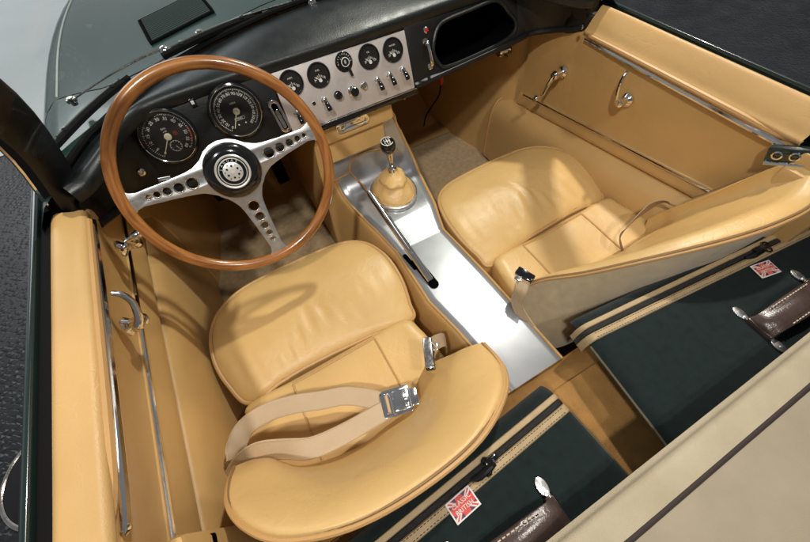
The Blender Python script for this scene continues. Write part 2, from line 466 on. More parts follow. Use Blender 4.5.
# --- doors: upper pad, panel, strips, handle, crank
def door(s, zpad, xstrip, z_s2f, z_s2r, zgap_f, zgap_r):
    S = lambda x, y, z: (s * x, y, z)
    b = MB(); rows = []
    for y, w in ((.672, 1), (.655, 1), (.45, 1), (.30, 1), (.18, .9), (.135, .75), (.128, .7)):
        e = .006 if y > .66 or y < .13 else 0
        rows.append([S(.654, y, .575), S(.6545, y, .612 - e), S(.650, y, .620 - e), S(.640, y, .622 - e), S(.622, y, (zpad + .622) / 2 + .002 - e), S(.611, y, zpad + .008), S(.6055, y, zpad), S(.609, y, zpad - .008), S(.622, y, zpad - .012)])
    b.loft(rows, 3, 4)
    d = b.done('door', 'door_leather', car)
    # panel
    b = MB(); rows = []
    for y in (.86, .80, .6, .4, .2, .128):
        f = min(1, max(0, (.86 - y) / .7))
        zg = zgap_f + (zgap_r - zgap_f) * f; zs = z_s2f + (z_s2r - z_s2f) * f
        top = zpad - .004
        if y > .68: top = zpad - .01
        rows.append([S(.622, y, top), S(.6125, y, top - .004), S(.612, y, top - .03), S((.612 + xstrip) / 2, y, (top + zs) / 2 + .01), S(xstrip + .003, y, zs + .012), S(xstrip, y, zs), S(xstrip - .002, y, zs - .012), S(xstrip - .004, y, zg + .012), S(xstrip + .004, y, zg + .003), S(xstrip + .03, y, zg)])
    b.loft(rows, 3, 3)
    b.done('door_panel', 'door_leather', d)
    # bead + chrome strip under the pad
    b = MB(); b.tube([S(.6065, .655, zpad - .004), S(.6055, .45, zpad - .0035), S(.6055, .25, zpad - .0045), S(.610, .175, zpad - .008), S(.617, .13, zpad - .004)], [.0055, .006, .0065, .006, .004], 8, smooth=6)
    b.done('pad_bead', 'piping', d)
    b = MB(); b.tube([S(.6055, .665, zpad - .0145), S(.603, .45, zpad - .015), S(.602, .2, zpad - .016), S(.6045, .143, zpad - .017), S(.606, .138, zpad - .017)], [.004, .0058, .0058, .0058, .0058, .0058, .0055, .002], 8, smooth=4, flat=1.0)
    b.done('chrome_strip', 'chrome', d)
    b = MB()
    b.tube([S(xstrip + .001, .84, z_s2f), S(xstrip - .002, .5, (z_s2f + z_s2r) / 2), S(xstrip - .002, .13, z_s2r)], .0042, 8, smooth=6)
    b.done('chrome_strip', 'chrome', d)
    return d
dl = door(-1, .603, .632, .452, .462, .385, .385)
dr = door(1, .571, .614, .310, .398, .262, .352)

def lever(parent, base, nrm, grip, name):
    """curved door pull: escutcheon, boss and tapering grip."""
    b = MB(); n = V(nrm).normalized(); base = V(base)
    m = frame(base, n.orthogonal(), n.cross(n.orthogonal()))
    b.lathe([(.017, 0), (.017, .003), (.0135, .007), (.010, .010), (.009, .024), (.0105, .028), (.0105, .030), (.007, .033), (0, .034)], m, 24)
    P_ = [base + n * .026] + [V(g) for g in grip]
    b.tube(P_, [.0085, .0082, .0075, .0062, .0058, .0040], 10, smooth=6, flat=.75)
    return b.done(name, 'chrome', parent)
lever(dl, (-0.611, 0.453, 0.529), (1, 0, .05), [(-0.586, 0.428, 0.544), (-0.577, 0.439, 0.553), (-0.574, 0.46, 0.567), (-0.578, 0.47, 0.582), (-0.588, 0.474, 0.593)], 'door_handle')
lever(dr, (0.609, 0.482, 0.475), (-1, 0, .05), [(0.58, 0.484, 0.474), (0.572, 0.491, 0.495), (0.571, 0.497, 0.524), (0.576, 0.499, 0.541), (0.584, 0.5, 0.55)], 'door_handle')
def crank(parent, base, nrm, tip, knob):
    b = MB(); n = V(nrm).normalized(); base = V(base); tip = V(tip)
    m = frame(base, n.orthogonal(), n.cross(n.orthogonal()))
    b.lathe([(.017, 0), (.017, .004), (.012, .008), (.0095, .012), (.0095, .022), (.013, .026), (.013, .034), (.009, .039), (0, .040)], m, 24)
    a = base + n * .031
    b.tube([a, a.lerp(tip, .35) + n * .004, a.lerp(tip, .7) + n * .002, tip], [.0105, .0085, .0062, .0055], 10, smooth=5, flat=.7)
    c = b.done('window_crank', 'chrome', parent)
    return c
c = crank(dl, (-0.612, 0.655, 0.516), (1, 0, 0), (-0.577, 0.625, 0.554), None)
c = crank(dr, (0.61, 0.705, 0.45), (-1, 0, 0), (0.578, 0.727, 0.379), None)

# crank knobs and the small chrome pulls
for par, p, d in ((dl, (-0.577, 0.622, 0.554), (1, .25, .0)), (dr, (0.578, 0.727, 0.379), (-1, 0, -.05))):
    b = MB(); d = V(d).normalized(); m = frame(p, d.orthogonal(), d.cross(d.orthogonal()))
    b.lathe([(.0045, -.004), (.0045, .008), (.0065, .012), (.0085, .022), (.008, .030), (.005, .034), (0, .035)], m, 16)
    b.done('crank_knob', 'chrome', par)

# --- sills
def sill(s, prof, y0, y1):
    b = MB(); rows = []
    for i in range(9):
        y = y0 + (y1 - y0) * i / 8
        rows.append([(s * x, y, z + (dz * (i / 8))) for x, z, dz in prof])
    b.loft(rows, 2, 5)
    return b.done('sill_cover', 'door_leather', car)
sill(1, [(.650, .258, .138), (.622, .259, .138), (.604, .254, .135), (.578, .240, .11), (.562, .205, .08), (.556, .13, .03), (.552, .02, 0)], .93, -.2)
sill(-1, [(.665, .380, .0), (.640, .380, .0), (.628, .372, .0), (.618, .345, .0), (.612, .28, .0), (.611, .16, .0), (.613, .02, 0)], .93, -.2)
for s, prof in ((1, [(.640, .262), (.604, .258), (.580, .245), (.564, .21), (.558, .14), (.555, .03)]), (-1, [(.640, .384), (.620, .35), (.614, .28), (.613, .16), (.614, .03)])):
    b = MB(); b.tube([(s * x - s * .003, .93, z) for x, z in prof], .0045, 8, smooth=5); b.done('sill_piping', 'piping', car)

# --- footwell: floor, side panels, toe board, pedals
b = MB(); rows = []
for y in [-.25 + 1.85 * i / 16 for i in range(17)]:
    rows.append([(x, y, .004 + .006 * noise.noise((x * 5, y * 5, 0))) for x in [-.66 + 1.32 * i / 24 for i in range(25)]])
b.grid(rows); b.done('floor_carpet', 'carpet', car)
for s in (-1, 1):
    b = MB()
    rows = [[(s * .645, .870, 0), (s * .647, .870, .28), (s * .650, .870, .56)], [(s * .60, .95, 0), (s * .61, .95, .28), (s * .615, .95, .53)], [(s * .53, 1.25, 0), (s * .54, 1.25, .28), (s * .55, 1.25, .56)], [(s * .48, 1.6, 0), (s * .49, 1.6, .28), (s * .50, 1.6, .58)]]
    if s > 0: rows = [[(p[0] - (.02 if p[1] > .9 else .0) , p[1], p[2]) for p in r] for r in rows]
    b.loft(rows, 4, 3); kp = b.done('kick_panel', 'door_leather', car)
    b = MB(); p = (.585, .93, .435) if s > 0 else (-.60, .95, .40)
    m = frame(p, (0, 1, 0), (0, 0, 1)) if s > 0 else frame(p, (0, 0, 1), (0, 1, 0))
    m = frame(p, (0, 0, 1), (0, 1, 0)) if s > 0 else frame(p, (0, 1, 0), (0, 0, 1))
    b.lathe([(.022, 0), (.022, .003), (.012, .006), (.008, .018), (.013, .024), (.016, .032), (.013, .038), (0, .040)], m, 20)
    b.done('release_knob', 'chrome', kp)
b = MB(); rows = [[(x, 1.15, .012), (x, 1.30, .05), (x, 1.48, .26), (x, 1.55, .60)] for x in (-.60, 0, .60)]
b.loft(rows, 3, 4); b.done('toe_board', 'door_leather', car)
b = MB()
for x in (-.47, -.36): b.box((x, 1.20, .14), (.055, .02, .075), Matrix.Translation((0, 0, 0)), .006); b.tube([(x, 1.21, .15), (x, 1.30, .33)], .008, 8)
b.box((-.24, 1.22, .12), (.045, .018, .14), None, .006)
b.done('pedal', 'rubber', car)

b = MB(); b.tube([(0.367, 1, 0.406), (0.372, 1, 0.377), (0.373, 1, 0.356)], [.009, .010, .007], 10, smooth=3); b.done('fuse_holder', 'red', car)
b = MB(); b.tube([(0.373, 1, 0.356), (0.379, 1.02, 0.304), (0.362, 1.04, 0.257), (0.341, 1.05, 0.218), (0.331, 1.05, 0.179)], .0028, 6, smooth=6); b.done('wire', 'rubber', car)
# --- tunnel and console
LE = [(.07, -.045), (.21, -.052), (.35, -.076), (.53, -.071), (.65, -.097), (.78, -.117), (.88, -.120)]
RE = [(.07, .098), (.24, .093), (.37, .088), (.53, .076), (.63, .102), (.78, .132), (.87, .138)]
def li(tab, y):
    if y <= tab[0][0]: return tab[0][1]
    for (a, xa), (c, xc) in zip(tab, tab[1:]):
        if a <= y <= c: return xa + (xc - xa) * (y - a) / (c - a)
    return tab[-1][1]
TP = [(.072, .250), (.15, .250), (.25, .250), (.35, .250), (.45, .250), (.524, .250), (.529, .2502), (.534, .2512), (.57, .260), (.612, .2695), (.617, .2704), (.65, .271), (.70, .272), (.75, .276), (.78, .287), (.805, .315), (.818, .35), (.822, .40), (.822, .47)]
b = MB(); rows = []
for y, z in TP:
    l, r = li(LE, y), li(RE, y)
    if z > .30: l -= .012 * (z - .3) / .17; r -= .052 * (z - .3) / .17
    rows.append([(l, y, z - .004), (l + .004, y, z)] + [(l + (r - l) * t, y, z + .0) for t in (.1, .3, .5, .7, .9)] + [(r - .004, y, z), (r, y, z - .004)])
b.grid(rows); tun = b.done('tunnel_cover', 'tunnel', car, angle=50)
def tz(y):
    for (a, za), (c, zc) in zip(TP, TP[1:]):
        if a <= y <= c: return za + (zc - za) * (y - a) / (c - a)
    return .25
for s, E in ((-1, LE), (1, RE)):
    b = MB(); rows = []
    for i, (y, z) in enumerate(TP):
        e = li(E, y)
        if z > .30: e -= (.012 if s < 0 else .052) * (z - .3) / .17
        rows.append([(e + s * .0005, y, z - .005), (e + s * .007, y, z - .008), (e + s * .014, y, z - .02), (e + s * .024, y, z - .08), (e + s * (.036 if y < .7 else .05), y, .01)])
    rows.append([(p[0], p[1] + .5, p[2]) for p in rows[-1]])
    b.loft(rows, 1, 3); b.done('tunnel_side', 'door_leather', tun)
    b = MB(); b.tube([(li(E, y) - ((.012 if s < 0 else .052) * (z - .3) / .17 if z > .3 else 0) + s * .003, y, z - .003) for y, z in TP], .0036, 8); b.done('tunnel_piping', 'piping', tun)
# upper console: ashtray shelf and padded panel
b = MB()
FX = lambda x, z: x
def cons(poly, depth, y0, name, m_, bev=.002):
    bb = MB(); fr = frame((0, y0, 0), (1, 0, 0), (0, .17, .98))
    a = curve_mesh([poly], depth / 2, bev); bb.mesh(a, fr); return bb.done(name, m_, tun)
fr_c = frame((0, .812, .455), (1, 0, 0), (0, .12, .99))
b = MB(); b.mesh(curve_mesh([rrect(-.128, -.004, .082, .056, .006)], .010, .002), fr_c); cb = b.done('console_top', 'leather', tun)
b = MB(); b.mesh(curve_mesh([rrect(-.115, -.068, .052, -.010, .003)], .004, .0015), frame((0, .816, .455), (1, 0, 0), (0, .12, .99))); b.done('console_panel', 'leather', tun)
fa = frame((-.036, .802, .482), (1, .0, 0), (0, .12, .99))
b = MB(); b.mesh(curve_mesh([rrect(-.046, -.012, .046, .012, .010), rrect(-.036, -.006, .036, .006, .005)], .003, .0015), fa)
b.mesh(curve_mesh([rrect(-.037, -.007, .037, .007, .005)], .0015, .0008), fa)
b.done('ashtray', 'chrome', tun)
# piping loop on the gear plate
b = MB()
for pts in ([(-0.1313, 0.807, 0.3203), (-0.1045, 0.8075, 0.3218), (-0.0764, 0.809, 0.3259), (-0.0654, 0.8164, 0.3456), (-0.0448, 0.8188, 0.3601), (-0.0075, 0.8192, 0.3643), (0.0505, 0.8179, 0.3497)], [(-0.0725, 0.8096, 0.3274), (-0.06, 0.7912, 0.2995), (-0.0452, 0.7402, 0.2752)]):
    b.tube([(p[0], p[1], p[2] + .0015) for p in pts], .0032, 8, smooth=5)
b.done('plate_piping', 'piping', tun)
# gaiter and gear lever
gx, gy = .020, .715
b = MB(); rows = []
for k_, (r, h, ox) in enumerate(((.060, .0, 0), (.062, .010, 0), (.056, .022, .001), (.047, .033, .003), (.0405, .043, .005), (.0375, .051, .006), (.030, .059, .008), (.019, .066, .009), (.012, .076, .010))):
    row = []
    for q_ in range(40):
        a = 2 * PI * q_ / 40
        w = 1 + min(1, h / .03) * (.13 * noise.noise((2.0 * math.cos(a), 2.0 * math.sin(a), k_ * .45)) + .06 * noise.noise((4.2 * math.cos(a), 4.2 * math.sin(a), k_ * .9 + 7)))
        row.append((gx + ox + r * w * .98 * math.cos(a), gy + .012 * h / .08 + r * w * 1.18 * math.sin(a), tz(gy) + h))
    rows.append(row)
b.loft(rows, 4, 1, False, True); gt = b.done('gear_gaiter', 'leather', car, angle=80)
b = MB(); ring = [(gx + .064 * math.cos(a), gy + .077 * math.sin(a), tz(gy) + .004) for a in [2 * PI * i / 48 for i in range(48)]]
b.tube(ring, .0055, 8, closed=True, flat=1.4); b.done('gaiter_ring', 'alloy', gt)
k0 = V((gx + .010, gy + .013, .352)); k1 = V((0.037, 0.754, 0.405)); ax = (k1 - k0).normalized()
b = MB(); mk = frame(k0 - ax * .012, ax.orthogonal(), ax.cross(ax.orthogonal()))
Lk = (k1 - k0).length
b.lathe([(.013, 0), (.013, .010), (.010, .013), (.0085, .018), (.0062, .022), (.0058, Lk * .5), (.0075, Lk * .62), (.0095, Lk * .8), (.0105, Lk * .9), (.0085, Lk)], mk, 20)
gl = b.done('gear_lever', 'chrome', car)
b = MB(); up = (ax * .5 + V((-.30, -.55, .75)) * .5).normalized(); mk = frame(k1, up.orthogonal(), up.cross(up.orthogonal())) @ Matrix.Scale(1.2, 4)
b.mi = 0; b.lathe([(.009, -.014), (.014, -.010), (.0175, -.002), (.0185, .006), (.0172, .013), (.0150, .0165), (.0140, .0170), (0, .0174)], mk, 32)
mk2 = frame(k1 + up * .0212, (1, -.15, 0), up.cross(V((1, -.15, 0)))) @ Matrix.Scale(1.2, 4)
b.mi = 1; b.mesh(curve_mesh([circle(.0145, 32), circle(.0128, 32)], .0003, .0001), mk2)
for x in (-.006, 0, .006): b.mesh(curve_mesh([rrect(x - .0009, -.006, x + .0009, .006, .0004)], .0002, .0001), mk2)
b.mesh(curve_mesh([rrect(-.0066, -.0009, .0066, .0009, .0004)], .0002, .0001), mk2)
for x in (-.006, 0, .006):
    for t_, yy in (('135'[int(x / .006) + 1], .0092), ('24R'[int(x / .006) + 1], -.0092)): b.mesh(text_mesh(t_, .006, .0001), Matrix(mk2) @ Matrix.Translation((x * .8, yy, 0)))
b.done('gear_knob', ['black_gloss', 'white'], gl)
# handbrake
h0 = V((-0.065, 0.688, 0.335)); h1 = V((-0.048, 0.398, 0.256))
b = MB(); b.tube([h0, h0.lerp(h1, .12), h0.lerp(h1, .5), h0.lerp(h1, .8), h1], [.0095, .0098, .0085, .0078, .0072], 14)
b.tube([h0 - (h1 - h0).normalized() * .008, h0], .006, 12)
b.tube([h0.lerp(h1, .3) + V((.007, 0, .004)), h1 + V((.008, 0, .004))], .0028, 8)
hb = b.done('handbrake', 'chrome', car)
b = MB()
for pts, w in (([(-0.047, 0.471, 0.252), (-0.043, 0.387, 0.252)], .0125), ([(-0.063, 0.504, 0.252), (-0.059, 0.456, 0.252)], .006)):
    a, c_ = V(pts[0]), V(pts[1]); d_ = (c_ - a).normalized(); 
    b.mesh(curve_mesh([rrect(-w, -w, (c_ - a).length + w, w, w * .98)], .0006, .0002), frame(a, d_, V((0, 0, 1)).cross(d_)))
b.done('handbrake_slot', 'void', tun)

# --- dashboard
T_D = .35
DU, DV, DN = V((1, 0, 0)), V((0, math.sin(T_D), math.cos(T_D))), V((0, -math.cos(T_D), math.sin(T_D)))
DO = V((0, .80, .52))
def dm(u, v, h=0.0): return frame(DO + DU * u + DV * v + DN * h, DU, DV)
# crash pad
G_ = [(-.614, .705), (-.593, .741), (-.551, .813), (-.505, .859), (-.441, .913), (-.369, .955), (-.281, .973), (-.164, .980), (-.05, .985)]
R_ = [(-.598, .672), (-.568, .685), (-.530, .735), (-.502, .790), (-.462, .832), (-.420, .846), (-.350, .850), (-.215, .850), (-.07, .848)]
st = [(g, r) for g, r in zip(G_, R_)]; st = st + [((-g[0], g[1]), (-r[0], r[1])) for g, r in reversed(st)]
b = MB(); rows = []
for (gx_, gy_), (rx, ry) in st:
    gz = body_z(gx_, gy_) - .004; dr_ = V((rx - gx_, ry - gy_, 0)); e = 1 if abs(gx_) < .53 else .7
    d_ = dr_.normalized(); gz = gz - .001
    zt = .668 if abs(rx) < .5 else .668 - .012 * min(1, (abs(rx) - .5) / .1)
    rows.append([V((gx_, gy_, gz)), V((gx_, gy_, gz + .001)) + dr_ * .4, V((gx_, gy_, zt * .7 + gz * .3 + .003)) + dr_ * .78, V((rx, ry, zt)) - d_ * .004, V((rx, ry, zt - .008)) + d_ * .006, V((rx, ry, zt - .020)) + d_ * .007, V((rx, ry, zt - .031)) + d_ * .001, V((rx, ry, zt - .034)) - d_ * .03])
b.loft(rows, 5, 5)
dash = b.done('dashboard', 'pad', car)
# panels (left binnacle, right glovebox side) as curved sheets
def side_panel(s, x_in, hole):
    b = MB()
    P0 = lambda u, v: DO + DU * u + DV * v
    # flat part with optional rounded opening
    xo = .50 * s
    a, c_ = min(x_in, xo), max(x_in, xo)
    outer = [(a, -.003 if s > 0 else -.018), (c_, .014 if s > 0 else -.024), (c_, .125), (a, .130)] if s > 0 else [(a, -.024), (c_, -.018), (c_, .130), (a, .125)]
    spl = [outer] + ([hole] if hole else [])
    b.mesh(curve_mesh(spl, .002, .0006), dm(0, 0, -.002))
    # wrap towards the door
    lo = .014 if s > 0 else -.024; up_ = .024 if s > 0 else 0
    p = [(P0(xo, .125), P0(xo, .05), P0(xo, lo)), (V((s * .545, .815, .628)), V((s * .55, .805, .575)), V((s * .548, .81, .51 + up_))), (V((s * .585, .765, .620)), V((s * .59, .765, .575)), V((s * .588, .775, .52 + up_))), (V((s * .612, .690, .612)), V((s * .616, .690, .59)), V((s * .616, .690, .560 + up_ * .5)))]
    b.loft([list(r) for r in p], 5, 3)
    # rolled lower lip
    li_ = -.003 if s > 0 else -.018
    lipp = [P0(x_in, li_), P0((x_in + xo) / 2, (li_ + lo) / 2), P0(xo, lo), p[1][2], p[2][2], p[3][2]]
    b.tube(lipp, .0085, 8, smooth=6)
    return b.done('dash_panel', 'black', car)
side_panel(-1, -.193, None)
hole = [(0.47, 0.0864), (0.452, 0.1085), (0.42, 0.1224), (0.35, 0.1193), (0.276, 0.1161), (0.25, 0.1076), (0.234, 0.0873), (0.225, 0.0585), (0.235, 0.0297), (0.257, 0.0139), (0.336, 0.0139), (0.428, 0.0202), (0.474, 0.0297), (0.492, 0.0437), (0.49, 0.0639)]
hole = [(p.x, p.y) for p in crom([(x, y, 0) for x, y in hole], 3, True)]
rp = side_panel(1, .156, hole)
hc = (sum(p[0] for p in hole) / len(hole), sum(p[1] for p in hole) / len(hole))
b = MB(); b.tube([dm(0, 0, 0) @ V((x, y, .002)) for x, y in hole], .005, 8, closed=True); b.done('glovebox_rim', 'pad', rp)
b = MB()
b.grid([[dm(0, 0) @ V((x, y, -.002)) for x, y in hole], [dm(0, 0) @ V((hc[0] + (x - hc[0]) * 1.05, hc[1] + (y - hc[1]) * 1.05, -.16)) for x, y in hole]], False, True)
b.face([b.bm.verts.new(dm(0, 0) @ V((hc[0] + (x - hc[0]) * 1.05, hc[1] + (y - hc[1]) * 1.05, -.16))) for x, y in hole])
b.done('glovebox', 'void', rp)
# centre alloy panel
b = MB(); b.mesh(curve_mesh([[(-.190, -.004), (.151, -.004), (.153, .124), (-.187, .128)]], .0025, .0008), dm(0, 0, .0025)); cp = b.done('centre_panel', 'panel_alloy', car)
b = MB(); b.box((-.019, -.0135, -.005), (.350, .016, .026), dm(0, 0), .004); b.mi = 1
b.box((-.019, -.0065, .0085), (.348, .0025, .003), dm(0, 0), .0008)
for i in range(7): b.lathe([(.0045, 0), (.004, .002), (0, .003)], frame(dm(-.15 + i * .045, -.022, -.004).translation, (1, 0, 0), (0, 1, 0)) @ Matrix.Rotation(PI, 4, 'X'), 10)
b.done('fuse_rail', ['black_gloss', 'worn_chrome'], dash)

def ring_text(b, s, r, a0, a1, size, m):
    for i, ch in enumerate(s):
        a = a0 + (a1 - a0) * (i / max(1, len(s) - 1))
        b.mesh(text_mesh(ch, size), m @ Matrix.Rotation(a, 4, 'Z') @ Matrix.Translation((0, r, 0)))

def big_gauge(u, v, labels, needle, name, warm):
    m = dm(u, v, 0)
    b = MB(); R = .0560
    b.lathe([(R + .002, .000), (R + .002, .006), (R, .010), (R - .003, .011), (R - .0055, .009), (R - .006, .003)], m, 48, cap=False)
    g = b.done(name, 'black_gloss', car)
    b = MB(); b.lathe([(R - .0035, .0105), (R - .0045, .0112), (R - .0055, .0100)], m, 48, cap=False); b.done('bezel_edge', 'chrome', g)
    b = MB(); b.mi = 0; b.disc(R - .005, .003, m, 48)
    m2 = m @ Matrix.Translation((0, 0, .0034)); b.mi = 1
    n = len(labels)
    for i, s in enumerate(labels):
        a = math.radians(140 - 280 * i / (n - 1))
        b.mesh(text_mesh(s, .0088), m2 @ Matrix.Rotation(a, 4, 'Z') @ Matrix.Translation((0, .0355, 0)) @ Matrix.Rotation(-a * .0, 4, 'Z'))
    for i in range((n - 1) * 5 + 1):
        a = math.radians(140 - 280 * i / ((n - 1) * 5)); L_ = .0042 if i % 5 == 0 else .0022
        b.mesh(curve_mesh([[(-.0004, .0450 - L_), (.0004, .0450 - L_), (.0004, .0450), (-.0004, .0450)]], .0001, 0), m2 @ Matrix.Rotation(a, 4, 'Z'))
    if warm:
        b.mi = 3; b.disc(.0455, .0037, m, 16, .0440, math.radians(-30), math.radians(8))
        b.mi = 1; b.mesh(curve_mesh([circle(.0115, 24, (.004, -.0215)), circle(.0110, 24, (.004, -.0215))], .0001, 0), m2)
        for i in range(12):
            a = 2 * PI * i / 12; b.disc(.0008, .0037, m, 8, c=(.004 + .0098 * math.cos(a), -.0215 + .0098 * math.sin(a)))
        b.mesh(curve_mesh([[(-.0006, 0), (.0006, 0), (.0003, .008), (-.0003, .008)]], .0001, 0), m2 @ Matrix.Translation((.004, -.0215, 0)) @ Matrix.Rotation(math.radians(205), 4, 'Z'))
        b.mesh(text_mesh('RPM', .0052), m2 @ Matrix.Translation((0, .016, 0)))
        b.mesh(text_mesh('x100', .0042), m2 @ Matrix.Translation((0, .0105, 0)))
        b.mi = 4; b.disc(.0048, .0036, m, 14, c=(.0165, .002))
    else:
        b.mesh(text_mesh('MPH', .0062), m2 @ Matrix.Translation((0, .0165, 0)))
        b.mesh(curve_mesh([rrect(-.011, -.0185, .011, -.0125, .001), rrect(-.0105, -.018, .0105, -.013, .0008)], .0001, 0), m2)
        b.mesh(text_mesh('00482', .0048), m2 @ Matrix.Translation((0, -.0155, 0)))
        for x in (-.008, .008): b.disc(.0016, .0037, m, 10, c=(x, -.027))
    b.done('dial', ['face', 'white', 'gold', 'red', 'dull_red'], g)
    b = MB(); m3 = m @ Matrix.Translation((0, 0, .0052)) @ Matrix.Rotation(math.radians(needle), 4, 'Z')
    b.mesh(curve_mesh([[(-.0011, -.008), (.0011, -.008), (.0007, .037), (-.0007, .037)]], .0002, 0), m3)
    b.lathe([(.0072, -.001), (.0072, .0012), (.006, .0018), (.003, .0019), (.0026, .0012), (0, .0012)], m3, 24)
    b.done('needle', 'gold', g)
u1, v1 = (-0.439, 0.0819); u2, v2 = (-0.288, 0.0832)
big_gauge(u1, v1, ['0', '5', '10', '15', '20', '25', '30', '35', '40', '45', '50', '55', '60'], 140, 'tachometer', True)
big_gauge(u2, v2, ['0', '10', '20', '30', '40', '50', '60', '70', '80', '90', '100', '110', '120', '130', '140', '150', '160'], 148, 'speedometer', False)

def small_gauge(u, v, word, marks):
    m = dm(u, v, .005); R = .0275
    b = MB(); b.lathe([(R, 0), (R, .003), (R - .0015, .005), (R - .0035, .005), (R - .0042, .002)], m, 36, cap=False); g = b.done('small_gauge', 'black_gloss', car)
    b = MB(); b.disc(R - .0038, .0015, m, 36); m2 = m @ Matrix.Translation((0, 0, .0019)); b.mi = 1
    b.mesh(text_mesh(word, .0050), m2 @ Matrix.Translation((0, .010, 0)))
    for i in range(9):
        a = math.radians(62 - 124 * i / 8)
        b.mesh(curve_mesh([[(-.0005, .0095), (.0005, .0095), (.0005, .0135 if i % 4 else .0155), (-.0005, .0135 if i % 4 else .0155)]], .0001, 0), m2 @ Matrix.Translation((0, -.013, 0)) @ Matrix.Rotation(a, 4, 'Z'))
    for i, s in enumerate(marks): b.mesh(text_mesh(s, .0058), m2 @ Matrix.Translation(((i - (len(marks) - 1) / 2) * .0125, -.0095 + (.003 if i % 2 else 0), 0)))
    b.done('dial', ['face', 'white'], g)
    b = MB(); m3 = m @ Matrix.Translation((0, -.011, .003)) @ Matrix.Rotation(math.radians(48), 4, 'Z')
    b.mesh(curve_mesh([[(-.0008, 0), (.0008, 0), (.0004, .015), (-.0004, .015)]], .0002, 0), m3); b.lathe([(.004, 0), (.004, .001), (0, .0012)], m3, 14); b.done('needle', 'white', g)
for (u, v), wd, mk_ in (((-0.15, 0.099), 'AMPS', ['-60', '0', '60']), ((-0.084, 0.0959), 'FUEL', ['E', '1/2', 'F']), ((0.048, 0.0968), 'OIL', ['0', '60', '120']), ((0.113, 0.0936), 'WATER', ['30', '70', '100'])):
    small_gauge(u, v, wd, mk_)
# lighting switch
u, v = (-0.016, 0.1044); m = dm(u, v, .005)
b = MB(); b.mi = 0; b.lathe([(.0215, 0), (.0215, .002), (.0195, .004), (.012, .0042), (.011, .010), (0, .011)], m, 32)
b.mi = 1; b.lathe([(.0100, .0105), (.0100, .0125), (.0085, .0128), (.0085, .0112)], m, 24, cap=False)
ring_text(b, 'OFFSIDEHEAD', .0158, math.radians(95), math.radians(-95), .0045, m @ Matrix.Translation((0, 0, .0045)))
b.mesh(text_mesh('8', .011, .0003), m @ Matrix.Translation((0, 0, .0114)))
b.mi = 2; b.box((.003, -.019, .008), (.0065, .030, .006), m @ Matrix.Rotation(math.radians(10), 4, 'Z'), .002)
b.done('light_switch', ['black_gloss', 'white', 'black'], cp)
# toggles
def toggle(u, v):
    m = dm(u, v, .005)
    b = MB(); b.mi = 0; b.lathe([(.0078, 0), (.0078, .002), (.0062, .0035), (.0058, .009), (.004, .010)], m @ Matrix.Translation((0, .007, 0)), 16)
    b.mi = 1
    P_ = [m @ V(p) for p in ((0, .006, .008), (0, .001, .016), (.0005, -.008, .021), (.001, -.014, .022))]
    b.tube(P_, [.0040, .0052, .0062, .0058], 10, smooth=3, flat=.75)
    b.done('toggle_switch', ['chrome', 'black_gloss'], cp)
for p in ((-0.164, 0.0297), (-0.091, 0.0351), (0.054, 0.0364), (0.089, 0.0373), (0.127, 0.0383)): toggle(*p)
def knob(u, v, r, h, mats, name):
    m = dm(u, v, .005); b = MB(); b.mi = 0; b.lathe([(r * 1.15, 0), (r * 1.15, .002), (r, .003), (r, h * .4)], m, 20); b.mi = 1
    b.lathe([(r * .8, h * .35), (r, h * .5), (r, h * .9), (r * .8, h), (0, h * 1.02)], m, 20); b.done(name, mats, cp)
knob(*(-0.055, 0.0427), .0088, .012, ['black_gloss', 'black_gloss'], 'warning_lamp')
knob(*(-0.016, 0.0396), .0105, .022, ['chrome', 'black_gloss'], 'cigar_lighter')
knob(*(0.016, 0.0414), .0085, .006, ['worn_chrome', 'worn_chrome'], 'ignition_lock')
knob(*(-0.118, 0.0446), .0040, .004, ['worn_chrome', 'black_gloss'], 'indicator_lamp')
# binnacle details
for (u, v), par in (((-0.526, 0.0361), None),):
    m = dm(u, v, 0); b = MB(); b.lathe([(.0085, 0), (.0085, .004), (.006, .006), (.0045, .006), (.003, .003), (0, .003)], m, 20); b.done('push_button', 'chrome', dash)
u, v = (-0.36, 0.1247); m = dm(u, v, 0); b = MB(); b.mi = 0; b.box((0, 0, .002), (.012, .016, .004), m, .001); b.mi = 1; b.box((0, .001, .0045), (.006, .007, .001), m); b.done('warning_light', ['black_gloss', 'white'], dash)
# chrome trimmed fluid warning lamp / rocker
u, v = (-0.205, 0.0437); m = dm(u, v, 0) @ Matrix.Rotation(math.radians(6), 4, 'Z')
b = MB(); b.mi = 0; b.mesh(curve_mesh([rrect(-.011, -.036, .011, .036, .0105), rrect(-.0075, -.032, .0075, .032, .007)], .004, .0015), m @ Matrix.Translation((0, 0, .004)))
b.mi = 1; b.mesh(curve_mesh([rrect(-.0075, -.032, .0075, .032, .007)], .001, 0), m)
b.mi = 2; b.mesh(curve_mesh([rrect(-.0035, -.028, .0035, .014, .003)], .002, .0008), m @ Matrix.Translation((0, 0, .003)))
b.done('temperature_slide', ['chrome', 'void', 'worn_chrome'], dash)
